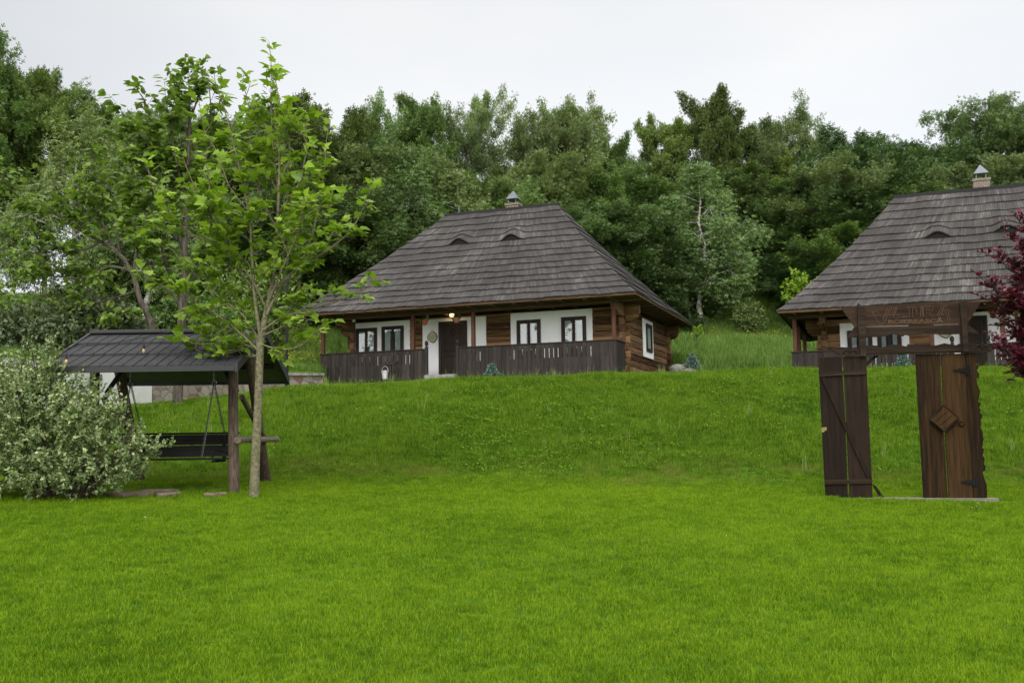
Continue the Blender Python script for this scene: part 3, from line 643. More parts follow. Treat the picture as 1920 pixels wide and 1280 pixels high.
    for (ex, es) in eyes:
        f = faceP('front'); m = MB(); pts_t = []; pts_b = []; L0 = xe0 + (xr0 - xe0) * es; L1 = xe1 + (xr1 - xe1) * es
        for k in range(15):
            x = ex - .385 + .77 * k / 14; a = (x - L0) / (L1 - L0); p = f(a, es) + Vector((0, .03, .0)); b = f(a, es - .002); pts_t.append(p); pts_b.append(b + Vector((0, .0, .012)))
        for k in range(14): m.face([pts_b[k], pts_b[k + 1], pts_t[k + 1], pts_t[k]])
        m.build('eyebrow_vent', M['dark'], ro)  # black face closing the vent mouth, its inner shade painted as colour
        # thick lip of bent shakes
        l = MB(); l.tube([f((ex - .51 + 1.02 * k / 20 - L0) / (L1 - L0), es) + Vector((0, -.012, .022)) for k in range(21)], .022, 6); l.build('eyebrow_lip', M['shake'], ro)
    return ro, faceP('front')

def railing(parent, x0, x1, y, z0, z1, gaps=(), side=False, bw=.175):
    """boarded porch railing on plane y; with narrow slots in the given x ranges"""
    mb = MB(); x = x0; i = 0
    while x < x1 - .02:
        b = min(x1, x + bw * random.uniform(.94, 1.06))
        if x1 - b < .06: b = x1
        sl = any(g0 < b < g1 for g0, g1 in gaps)
        g = .004; jz = random.uniform(-.01, .01) if not side else 0
        if side: mb.box(y - .014, y + .014, x + g, b - g, z0, z1, ch=.003)
        else:
            mb.box(x + g, b - g - (.022 if sl else 0), y - .014, y + .014, z1 - .52, z1, ch=.003)
            mb.box(x + g, b - g, y - .0145, y + .0145, z0, z1 - .522, ch=.003)
            if sl: mb.box(x + g, b - g, y - .0145, y + .0145, z1 - .17, z1 - .0, ch=0)
        x = b; i += 1
    r = mb.build('railing', M['fence'], parent)
    t = MB()
    if side: t.box(y - .05, y + .05, x0 - .02, x1, z1 + .003, z1 + .045, ch=.006)
    else: t.box(x0 - .03, x1 + .03, y - .05, y + .05, z1 + .003, z1 + .045, ch=.006); 
    if not side:
        t.box(x0, x1, y + .018, y + .06, z1 - .16, z1 - .08); t.box(x0, x1, y + .018, y + .06, z0 + .25, z0 + .33)
    t.build('handrail', M['fence'], r); return r
def gatepost(parent, x, y, z0, z1):
    m = MB(); m.box(x - .055, x + .055, y - .055, y + .055, z0, z1, ch=.008)
    rings = [[(x + r * math.cos(a), y + r * math.sin(a), z1 + dz) for a in np.linspace(0, 6.283, 13)[:-1]] for dz, r in ((0, .035), (.03, .035), (.05, .065), (.11, .072), (.17, .066), (.215, .04), (.23, .012))]
    m.loft(rings); m.build('entrance_post', M['fence'], parent)

def door(parent, x0, x1, z0, z1, y):
    f = MB(); w_ = .105
    f.box(x0, x0 + w_, y - .06, y, z0, z1 - w_, ch=.005); f.box(x1 - w_, x1, y - .06, y, z0, z1 - w_, ch=.005); f.box(x0, x1, y - .062, y, z1 - w_, z1, ch=.005)
    d = MB(); a, b = x0 + w_, x1 - w_; top = z1 - w_ - .003
    d.box(a + .002, b - .002, y - .012, y - .002, z0, top)
    s = .12
    d.box(a + .01, a + s, y - .036, y - .012, z0 + .02, top - .005, ch=.004); d.box(b - s, b - .01, y - .036, y - .012, z0 + .02, top - .005, ch=.004)
    H_ = top - z0
    for q in (.02, .38, .48, .66, .93):
        d.box(a + s, b - s, y - .035, y - .012, z0 + H_ * q, z0 + H_ * q + .075, ch=.004)
    cx = (a + b) / 2; cz = z0 + H_ * .83; r = .12
    for k in range(4):
        a0, a1 = k * math.pi / 2, (k + 1) * math.pi / 2
        d.tube([(cx + r * math.cos(a0), y - .026, cz + r * 1.25 * math.sin(a0)), (cx + r * math.cos(a1), y - .026, cz + r * 1.25 * math.sin(a1))], .012, 5)
    do = d.build('door', M['door'], parent); f.build('door_frame', M['frame'], do)
    hh = MB(); hh.box(a + .055, a + .085, y - .045, y - .036, z0 + .92, z0 + 1.10); hh.tube([(a + .07, y - .07, z0 + 1.03), (a + .17, y - .07, z0 + 1.03)], .008, 6); hh.build('door_handle', M['black'], do)

def corbel(mb, axis, a0, a1, q0, q1, z0, z1, sgn):
    """log end bracket rounded below: extends from a0 to a1 along axis between q0 and q1 across"""
    pts = [(a0, z0), (a0, z1), (a1, z1), (a1, z0 + (z1 - z0) * .55)]
    for k in range(1, 5):
        t = k / 5 * math.pi / 2; pts.append((a1 - (a1 - a0) * .45 * math.sin(t), z0 + (z1 - z0) * .55 * (1 - math.sin(t)) * 1.0 if k < 4 else z0))
    if axis == 'y': poly = [(q0, a, z) for a, z in pts]; mb.prism(poly, (q1 - q0, 0, 0))
    else: poly = [(a, q0, z) for a, z in pts]; mb.prism(poly, (0, q1 - q0, 0))

def chimney(parent, x, y, z0, z1, wx, wy):
    m = MB(); m.box(x - wx, x + wx, y - wy, y + wy, z0, z1 - .10); m.box(x - wx - .04, x + wx + .04, y - wy - .04, y + wy + .04, z1 - .098, z1, ch=.01)
    co = m.build('chimney', M['brick'], parent)
    k = MB()
    for sx in (-1, 1):
        for sy in (-1, 1): k.box(x + sx * .17 - .012, x + sx * .17 + .012, y + sy * .17 - .012, y + sy * .17 + .012, z1 + .002, z1 + .22)
    zb = z1 + .20; R_ = .27; ap = (x, y, zb + .40); q = [(x - R_, y - R_, zb), (x + R_, y - R_, zb), (x + R_, y + R_, zb), (x - R_, y + R_, zb)]
    for i in range(4): k.face([q[i], q[(i + 1) % 4], ap])
    k.face(q[::-1]); k.build('chimney_cap', M['capmetal'], co)

# ---- middle cottage
D = 36.0; O1 = at(1157, 697, D); O1.z = 2.47
def eye_s(faceF, O, L, px, py, xe0, xr0, xe1, xr1):
    best = None
    for s in np.linspace(.3, .9, 61):
        for a in np.linspace(0, 1, 101):
            p = faceF(a, s); wp = O + CU * p.x + CV * p.y + Vector((0, 0, p.z)); q = proj(wp)
            e = (q[0] - px) ** 2 + (q[1] - py) ** 2
            if best is None or e < best[0]: best = (e, p.x, s)
    return best[1], best[2]
def plain_front(xe0, xe1, ye0, ze, xr0, xr1, yr, zr, K=.17):
    def f(a, s):
        L0 = xe0 + (xr0 - xe0) * s; L1 = xe1 + (xr1 - xe1) * s
        return Vector((L0 + (L1 - L0) * a, ye0 + (yr - ye0) * s, ze + (zr - ze) * ((1 - K) * s + K * s * s)))
    return f
def cottage(name, label, O, XL, rl, eyes_px, chim_px, feats, group, side_window=True, left_in=.75, ZT=2.70, over=.85, zr=7.55):
    """XL: x of the porch's left corner (negative); the right corner is x = 0"""
    h = thing(name, label, 'cottage', O, -TH, group)
    WY = 1.35; WB = 9.15; q_ = ZT - .13; xw0 = XL + left_in
    xe0, xe1, ye0, ye1 = XL - over, 1.0, -1.0, 10.15
    xr0, xr1, yr = rl[0], rl[1], 4.6
    m = MB(); log_stack(m, 'x', xw0, -.02, WY, .2, -.45, q_, .18, .20, out=-1); log_stack(m, 'x', xw0, -.02, WB, .2, -.2, q_, .18, .20, out=1)
    for yy in (WY - .004, WB - .196):
        corbel(m, 'x', .03, .50, yy, yy + .2, q_ - .60, q_ - .333, 1); m.box(.031, .56, yy - .002, yy + .202, q_ - .33, q_, ch=.012)
        corbel(m, 'x', xw0 - .05, xw0 - .50, yy, yy + .2, q_ - .60, q_ - .333, 1); m.box(xw0 - .55, xw0 - .05, yy - .002, yy + .202, q_ - .33, q_, ch=.012)
    lw = m.build('front_log_wall', M['log'], h)
    for xf, xx, sg in ((0, -.2, 1), (xw0, xw0, -1)):     # top logs carry the porch roof and end in rounded corbels
        m = MB(); log_stack(m, 'y', WY, WB, xf, .2, -.42, q_, .16, .18, out=sg)
        corbel(m, 'y', 1.3, .06, xx, xx + .2, q_ - .42, q_ - .163, -1); m.box(xx - .002, xx + .202, .0, 1.32, q_ - .16, q_, ch=.01)
        m.build('side_log_wall', M['log_side'], h)
    fl = MB(); fl.box(XL, -.004, .03, WY - .02, -.3, .13); fl.build('porch_floor', M['fence'], h)
    pb = MB(); pb.box(XL - .1, .1, -.04, .12, q_ - .07, q_ + .07, ch=.01); pb.box(XL - .06, XL + .1, .125, WB, q_ - .068, q_ + .068, ch=.01); pb.build('porch_beam', M['plate'], h)
    f0 = plain_front(xe0, xe1, ye0, ZT, xr0, xr1, yr, zr); nC = 15
    eyes = []
    for (ex, ey) in eyes_px:
        x, s = eye_s(f0, O, 0, ex, ey, 0, 0, 0, 0); eyes.append((x, round(s * nC) / nC))
    ro, _ = roof(h, xe0, xe1, ye0, ye1, ZT, xr0, xr1, yr, zr, eyes, nC)
    cx, cz = hp(O, chim_px[0], chim_px[1], yr + .5)
    chimney(h, cx, yr + .5, zr - .6, cz, .29, .24)
    # facade
    for (a, b, zt, zb) in feats['panels']:
        p = MB(); p.box(a, b, WY - .035, WY + .05, zb, zt, ch=.003); p.build('plaster_panel', M['plaster'], h)
    for (a, b, z0, z1) in feats['windows']: window(h, a, b, z0, z1, WY - .036)
    door(h, *feats['door'], WY - .036)
    for xp in feats['posts']:
        p = MB(); p.box(xp - .07, xp + .07, -.03, .11, -.2, q_ - .073, ch=.008); po = p.build('porch_post', M['post'], h)
        q = MB(); q.box(xp - .085, xp + .085, -.045, .125, .9, 1.16, ch=.008); q.build('post_sleeve', M['fence'], po)
    for yp in feats.get('side_posts', ()):
        p = MB(); p.box(XL - .03, XL + .11, yp - .07, yp + .07, -.2, q_ - .073, ch=.008); p.build('porch_post', M['post'], h)
    for (a, b, zt, gaps) in feats['rails']: railing(h, a, b, -.06, -.45, zt, gaps)
    railing(h, -.05, 1.2, .0, -.45, feats['rails'][-1][2], side=True)
    railing(h, -.05, WB if feats.get('side_posts') else 1.2, XL, -.45, feats['rails'][0][2], side=True)
    for x in feats['gateposts']: gatepost(h, x, -.06, -.4, feats['rails'][0][2] + .12)
    st = MB(); st.box(feats['gateposts'][0], feats['gateposts'][1], -.28, .02, -.24, .12, ch=.01); st.box(feats['gateposts'][0] - .25, feats['gateposts'][1] + .25, -.55, -.281, -.45, -.06, ch=.01); st.build('doorstep', M['rock'], h)
    return h, WY
X = lambda px, py=650, v=1.35: hp(O1, px, py, v)[0]
Z = lambda px, py, v=1.31: hp(O1, px, py, v)[1]
L1 = hp(O1, 601, 690, -.06)[0]
rail1 = Z(1100, 640, -.06); rail0 = Z(640, 664, -.06)
print('L1', L1, 'rails', rail0, rail1, 'door', Z(850, 602), Z(850, 703), 'panel', Z(700, 603), 'C', Z(1000, 585), 'win', Z(688, 615), Z(1000, 599))
RZ = (rail0 + rail1) / 2
W_ = lambda a, b, pt, pb: (X(a), X(b), pb, pt)
zwin = Z(1030, 597); zpan = Z(1030, 583)
feats1 = dict(
    panels=[(X(658), X(769), Z(700, 604), .52), (X(793), X(912), Z(850, 596), .12), (X(958.5), X(1112), zpan, .45)],
    windows=[W_(668.5, 708, Z(690, 615), .72), W_(717, 758, Z(740, 611), .72), W_(970.5, 1015, Z(992, 599.5), .72), W_(1054, 1100.5, Z(1078, 593.5), .72)],
    door=(X(824), X(877), .145, Z(850, 602)),
    posts=[hp(O1, p, 620, .04)[0] for p in (606, 774.5, 887.5, 1151.5)],
    rails=[(L1, hp(O1, 799, 690, -.06)[0], RZ, [(hp(O1, 662, 670, -.06)[0], hp(O1, 772, 670, -.06)[0])]),
           (hp(O1, 860, 690, -.06)[0], 0.0, RZ, [(hp(O1, 875, 670, -.06)[0], hp(O1, 905, 670, -.06)[0]), (hp(O1, 955, 670, -.06)[0], hp(O1, 1110, 670, -.06)[0])])],
    gateposts=[hp(O1, 800, 690, -.06)[0], hp(O1, 858, 690, -.06)[0]])
house1, WY = cottage('log_cottage', 'whole brown log cottage in the middle of the picture with a lit porch lamp', O1, L1, (hp(O1, 838, 402, 4.6)[0], hp(O1, 1045, 382, 4.6)[0]),
                     [(862, 459), (960, 448)], (963, 383), feats1, 'log cottages with shake roofs', left_in=.62)
print('ridge', hp(O1, 838, 402, 4.6), hp(O1, 1045, 382, 4.6))
# side window with its white surround on the right wall
ya, za = hps(O1, 1204.5, 596, .03); yb, zb = hps(O1, 1225, 674, .03); print('side win', ya, za, yb, zb)
p = MB(); p.box(.012, .05, ya, yb, zb, za, ch=.004); p.build('plaster_panel', M['plaster'], house1)
yc, zc = hps(O1, 1210.5, 606, .05); yd, zd = hps(O1, 1222, 662, .05)
window(house1, yc, yd, zd, zc, .051 , 1, side=True)

# ---- right cottage: same build, longer
Lc = at(1487, 690, 35.5); Lc.z = 0
XL2 = -15.8; O2 = Vector((Lc.x, Lc.y, 0)) + CU * (-XL2); O2.z = 1.90
X2 = lambda px, v=1.35: hp(O2, px, 640, v)[0]
Z2 = lambda px, py, v=1.31: hp(O2, px, py, v)[1]
RZ2 = Z2(1520, 660, -.06); print('RZ2', RZ2, 'ridge z', Z2(1680, 369, 4.6), 'eave', hp(O2, 1462, 588, -1.0), 'door', Z2(1830, 592))
feats2 = dict(
    panels=[(X2(1575.5), X2(1705), Z2(1640, 603), .45), (X2(1749), X2(1905), Z2(1870, 583), -.05), (X2(1905) + 1.4, X2(1905) + 4.6, Z2(1870, 583) - .05, .45)],
    windows=[(X2(1589), X2(1636), .72, Z2(1610, 619)), (X2(1645), X2(1690.5), .72, Z2(1668, 614)), (X2(1905) + 1.7, X2(1905) + 2.6, .72, 2.0), (X2(1905) + 3.4, X2(1905) + 4.3, .72, 2.0)],
    door=(X2(1800), X2(1853), .145, Z2(1830, 592)),
    posts=[hp(O2, p_, 620, .04)[0] for p_ in (1490, 1746.5, 1880)] + [-.1, -3.5],
    side_posts=[2.6, 5.6],
    rails=[(XL2, hp(O2, 1787, 690, -.06)[0], RZ2, [(hp(O2, 1622, 690, -.06)[0], hp(O2, 1720, 690, -.06)[0])]), (hp(O2, 1858, 690, -.06)[0], 0, RZ2, [(hp(O2, 1862, 690, -.06)[0], hp(O2, 1960, 690, -.06)[0])])],
    gateposts=[hp(O2, 1788, 690, -.06)[0], hp(O2, 1856, 690, -.06)[0]])
house2, _ = cottage('log_cottage', 'brown log cottage cut by the right edge of the picture, behind the wooden gate', O2, XL2, (hp(O2, 1680, 368, 4.6)[0], -3.9),
                    [(1758, 441), (1890, 429)], (1839, 337), feats2, 'log cottages with shake roofs', left_in=.95, ZT=2.52, over=.36, zr=7.47)

def wpt(O, x, y, z): return O + CU * x + CV * y + Vector((0, 0, z))
# ---- hanging flower pots
def hanging_pot(O, px, py, v, label, pot, tilt=0, trailing=False):
    x, z = hp(O, px, py, v); base = wpt(O, x, v, z)
    t = thing('hanging_flower_pot', label, 'flower pot', base, -TH, 'hanging flower pots on the porches')
    rings = []; 
    for dz, r in ((-.10, .085), (-.098, .09), (.06, .128), (.062, .142), (.09, .145), (.09, .128), (.05, .12)):
        rings.append([(r * math.cos(a) , r * math.sin(a), dz + tilt * r * math.cos(a)) for a in np.linspace(0, 6.283, 19)[:-1]])
    m = MB(); m.loft(rings); m.build('pot', M[pot], t, smooth=False)
    zt = 2.46 - z; r = MB()
    for a in (0.4, 2.5, 4.6): r.tube([(.135 * math.cos(a), .135 * math.sin(a), .08), (0, 0, min(.36, zt))], .005, 5)
    r.tube([(0, 0, min(.36, zt - .02)), (0, 0, zt)], .005, 5); r.build('hanger', M['rope'], t)
    n = 150; P = rng.normal(size=(n, 3)) * [.085, .07, .045] + [0, 0, .12]
    if trailing: P[:70] = rng.normal(size=(70, 3)) * [.07, .05, .07] + [-.17, 0, .06]
    A = rng.normal(size=(n, 3)) + [0, 0, .4]
    scatter('foliage', 'diamond', P, A, np.array([0, -.5, 1.0]) + rng.normal(size=(n, 3)) * .4, rng.uniform(.05, .10, n), M['leaf_pot'], t)
hanging_pot(O1, 797, 604, .35, 'orange red hanging pot with a trailing plant, left of the cottage door', 'terra', .25, True)
hanging_pot(O1, 856, 600, .35, 'pink terracotta hanging pot in front of the middle cottage door frame', 'terra_pink')
hanging_pot(O2, 1862, 588, .35, 'hanging pot with small green plant beside the crimson tree', 'terra')
# ---- porch lamp (lit) and the unlit lantern
x, z = hp(O1, 847.5, 591, 1.15)
t = thing('porch_lamp', 'lit yellow globe porch lamp above the cottage door', 'lamp', wpt(O1, x, 1.15, z), -TH)
m = MB(); rings = [[(.105 * math.cos(a) * math.cos(b), .105 * math.sin(a) * math.cos(b), .085 * math.sin(b)) for a in np.linspace(0, 6.283, 15)[:-1]] for b in np.linspace(-1.5, 1.5, 9)]; m.loft(rings); m.build('globe', M['lampglow'], t, smooth=True)
m = MB(); m.tube([(0, 0, -.08), (.02, .02, -.16), (.03, .16, -.20)], .02, 8); m.tube([(.03, .15, -.20), (.03, .165, -.20)], .06, 10); m.build('bracket', M['black'], t)
ll = bpy.data.lights.new('porch_lamp_light', 'POINT'); ll.energy = 4; ll.color = (1, .72, .36); ll.shadow_soft_size = .12
lo = bpy.data.objects.new('porch_lamp_light', ll); S.collection.objects.link(lo); lo.parent = t; lo.location = (0, -.13, .02)
x, z = hp(O1, 663.5, 599, .25)
t = thing('porch_lantern', 'small unlit frosted lantern under the eave above the left windows', 'lantern', wpt(O1, x, .25, z), -TH)
m = MB(); m.loft([[(r * math.cos(a), r * math.sin(a), dz) for a in np.linspace(0, 6.283, 13)[:-1]] for dz, r in ((-.10, .05), (-.095, .065), (.03, .075), (.05, .06))]); m.build('lamp_glass', M['lanternglass'], t)
m = MB(); m.loft([[(r * math.cos(a), r * math.sin(a), dz) for a in np.linspace(0, 6.283, 13)[:-1]] for dz, r in ((.051, .085), (.07, .085), (.11, .03), (.13, .02))]); m.tube([(0, 0, .13), (0, 0, 2.3 - z if 2.3 - z > .13 else .16)], .006, 5); m.build('lamp_cap', M['anthracite'], t)

# ---- round wood slice signs
def text_mesh(name, body, size, mat, parent, loc, rot, outline=None, ex=0.0, sx=1.0, sp=1.0, font_shear=0.0):
    cu = bpy.data.curves.new(name, 'FONT'); cu.body = body; cu.size = size; cu.align_x = 'CENTER'; cu.align_y = 'CENTER'; cu.space_character = sp; cu.shear = font_shear
    if outline: cu.fill_mode = 'NONE'; cu.bevel_depth = outline; cu.bevel_resolution = 1
    else: cu.extrude = ex
    tmp = bpy.data.objects.new(name, cu); S.collection.objects.link(tmp)
    dg = bpy.context.evaluated_depsgraph_get(); me = bpy.data.meshes.new_from_object(tmp.evaluated_get(dg)); bpy.data.objects.remove(tmp)
    me.materials.clear(); me.materials.append(mat); o = bpy.data.objects.new(name, me); S.collection.objects.link(o)
    if parent is not None: o.parent = parent
    o.location = loc; o.rotation_euler = rot; o.scale = (sx, 1, 1); return o
def slice_sign(O, px, py, label, r=.22, words=('CĂSUȚA', 'BUNICII')):
    x, z = hp(O, px, py, WY - .06); t = thing('wood_slice_sign', label, 'sign', wpt(O, x, WY - .075, z), -TH)
    pr = [1, .96, .97, 1.02, 1.04, .97, .92, .95, 1.0, 1.05, 1.02, .96, .94, 1.0, 1.08, 1.0, .95, .97]
    def ring(k, y): return [(r * k * q * math.cos(a), y, r * k * q * math.sin(a)) for q, a in zip(pr, np.linspace(0, 6.283, 19)[:-1])]
    m = MB(); m.loft([ring(.98, .028), ring(1.02, .02), ring(1.02, -.004), ring(.93, -.012)]); m.build('bark_rim', M['bark_edge'], t)
    m = MB(); m.loft([ring(.92, .0), ring(.90, -.017)]); fo = m.build('slice_face', M['sliceface'], t)
    text_mesh('lettering', words[0], .085, M['green_paint'], fo, (-.01, -.019, .035), (R(90), 0, 0), ex=.002)
    text_mesh('lettering', words[1], .075, M['green_paint'], fo, (-.01, -.019, -.055), (R(90), 0, 0), ex=.002)
    for a in (.5, 1.0, 1.9, 2.3, 4.2, 4.6, 5.2, 0):
        f = MB(); f.tube([(r * .74 * math.cos(a), -.017, r * .74 * math.sin(a)), (r * .74 * math.cos(a), -.021, r * .74 * math.sin(a))], .014, 6)
        f.build('painted_flower', M['red_paint'], fo)
    h_ = MB(); h_.tube([(-.09, .0, r * .92), (0, .02, r * 1.45), (.09, .0, r * .92)], .005, 5); h_.build('hanging_cord', M['rope'], t)
slice_sign(O1, 811, 632, 'round wood slice sign with green lettering beside the middle cottage door')
slice_sign(O2, 1772, 622, 'round wood slice sign on the right cottage wall, seen through the gate')

# ---- water spout post and the zinc bucket in front of the left railing
gy = -.50; x, _ = hp(O1, 731.5, 700, gy); pb_ = wpt(O1, x, gy, 0); pb_.z = hz(pb_.x, pb_.y); zt = hp(O1, 738, 684, gy)[1] + O1.z
t = thing('tap_post', 'dark low wooden post with a flat arm, behind the zinc bucket', 'tap post', pb_, -TH)
H_ = zt - pb_.z
m = MB(); m.box(-.045, .05, -.03, .05, -.1, H_, ch=.006); m.build('post', M['fence'], t)
m = MB(); m.box(-.22, .22, -.06, .07, H_ + .002, H_ + .05, ch=.01); m.box(.12, .27, -.05, .06, H_ + .052, H_ + .11, ch=.01); m.build('arm', M['fence'], t)
m = MB(); m.tube([(-.04, 0, H_ - .05), (-.14, -.02, H_ - .05), (-.155, -.02, H_ - .11)], .016, 8); m.build('spout', M['black'], t)
gy = -.62; x, _ = hp(O1, 721.8, 700, gy); pb_ = wpt(O1, x, gy, 0); z = hp(O1, 721.8, 710.5, gy)[1] + O1.z; pb_.z = z
t = thing('bucket', 'galvanised metal bucket with raised handle by the porch railing', 'bucket', pb_, -TH)
m = MB(); rg = lambda r, dz: [(r * math.cos(a), r * math.sin(a), dz) for a in np.linspace(0, 6.283, 25)[:-1]]
m.loft([rg(.10, 0), rg(.102, .01), rg(.118, .17), rg(.121, .175), rg(.119, .18), rg(.138, .31), rg(.146, .313), rg(.146, .325), rg(.134, .325), rg(.10, .02)]); bo = m.build('body', M['zinc'], t, smooth=False)
m = MB(); m.tube([(.14 * math.cos(a), 0, .30 + .20 * math.sin(a)) for a in np.linspace(0, math.pi, 15)], .006, 6); m.build('handle', M['zinc'], t)

# ------------------------------------------------------------------ stone wall and rendered wall behind the swing
def wall(name, label, pts, mat, thick, cap=None, deep=1.0):
    o = thing(name, label, 'wall', pts[0][0]); m = MB(); c = MB()
    for (a, ta), (b, tb) in zip(pts[:-1], pts[1:]):
        d = (Vector((b.x - a.x, b.y - a.y, 0))).normalized(); nn = Vector((-d.y, d.x, 0)) * thick
        za, zb = min(hz(a.x, a.y), ta) - deep, min(hz(b.x, b.y), tb) - deep
        def q(p, z, k=0, e=0): return (p.x + nn.x * k - d.x * 0, p.y + nn.y * k, z)
        m.hexa([q(a, za), q(b, zb), q(b, zb, 1), q(a, za, 1), q(a, ta), q(b, tb), q(b, tb, 1), q(a, ta, 1)])
        if cap:
            L_ = (b - a).length; k = 0; t0 = 0
            while t0 < L_:
                t1 = min(L_, t0 + random.uniform(.5, .95)); p0 = a.lerp(b, (t0 + .008) / L_); p1 = a.lerp(b, (t1 - .008) / L_)
                z0 = ta + (tb - ta) * t0 / L_ + .003; z1 = ta + (tb - ta) * t1 / L_ + .003; e = random.uniform(.05, .09) / thick; hgt = random.uniform(.085, .11)
                c.hexa([q(p0, z0, -e), q(p1, z1, -e), q(p1, z1, 1.05), q(p0, z0, 1.05), q(p0, z0 + hgt, -e), q(p1, z1 + hgt, -e), q(p1, z1 + hgt, 1.05), q(p0, z0 + hgt, 1.05)]); t0 = t1
    m.build('wall_body', mat, o, world=True)
    if cap: c.build('coping', M[cap], o, world=True)
    return o
def wp(px, py, Y): p = at(px, py, Y); return (p, p.z)
wall('stone_wall', 'low retaining wall of irregular brown stones left of the middle cottage', [wp(287, 702, 30), wp(440, 704, 34), wp(606, 704, 37.9)], M['stone'], .4, 'rock')
wall('rendered_wall', 'pale rendered garden wall behind the swing and the variegated bush', [wp(-120, 655, 27), wp(30, 672, 28), wp(286, 694, 29.9)], M['concrete'], .3)

# ------------------------------------------------------------------ trees
def grow(mb, p, d, L, r, depth, tips, up_=0.25, spread=.8, kids=(3, 4), seg=4, droop=0.0, n=5):
    """recursive limb; tips collects (point, direction) along thin wood"""
    pts = [Vector(p)]; dd = Vector(d).normalized(); rad = [r]
    for i in range(seg):
        dd = (dd + Vector((random.gauss(0, .12), random.gauss(0, .12), random.gauss(0, .10) + up_ * .12 - droop * .2))).normalized()
        pts.append(pts[-1] + dd * (L / seg)); rad.append(r * (1 - .75 * (i + 1) / seg))
    mb.tube(pts, rad, n if r > .03 else 4, cap=False)
    if depth == 0:
        for i in range(1, len(pts)): tips.append((pts[i], (pts[i] - pts[i - 1]).normalized()))
        return
    for k in range(random.randint(*kids)):
        t = random.uniform(.3, 1.0); i = min(seg - 1, int(t * seg)); q = pts[i].lerp(pts[i + 1], t * seg - i)
        ax = (pts[i + 1] - pts[i]).normalized(); o = ax.orthogonal().normalized(); o.rotate(Matrix.Rotation(random.uniform(0, 6.283), 3, ax))
        nd = (ax + o * spread + Vector((0, 0, up_ - droop))).normalized()
        grow(mb, q, nd, L * random.uniform(.45, .7), r * .5, depth - 1, tips, up_, spread, kids, seg, droop, n)
    tips.append((pts[-1], dd))

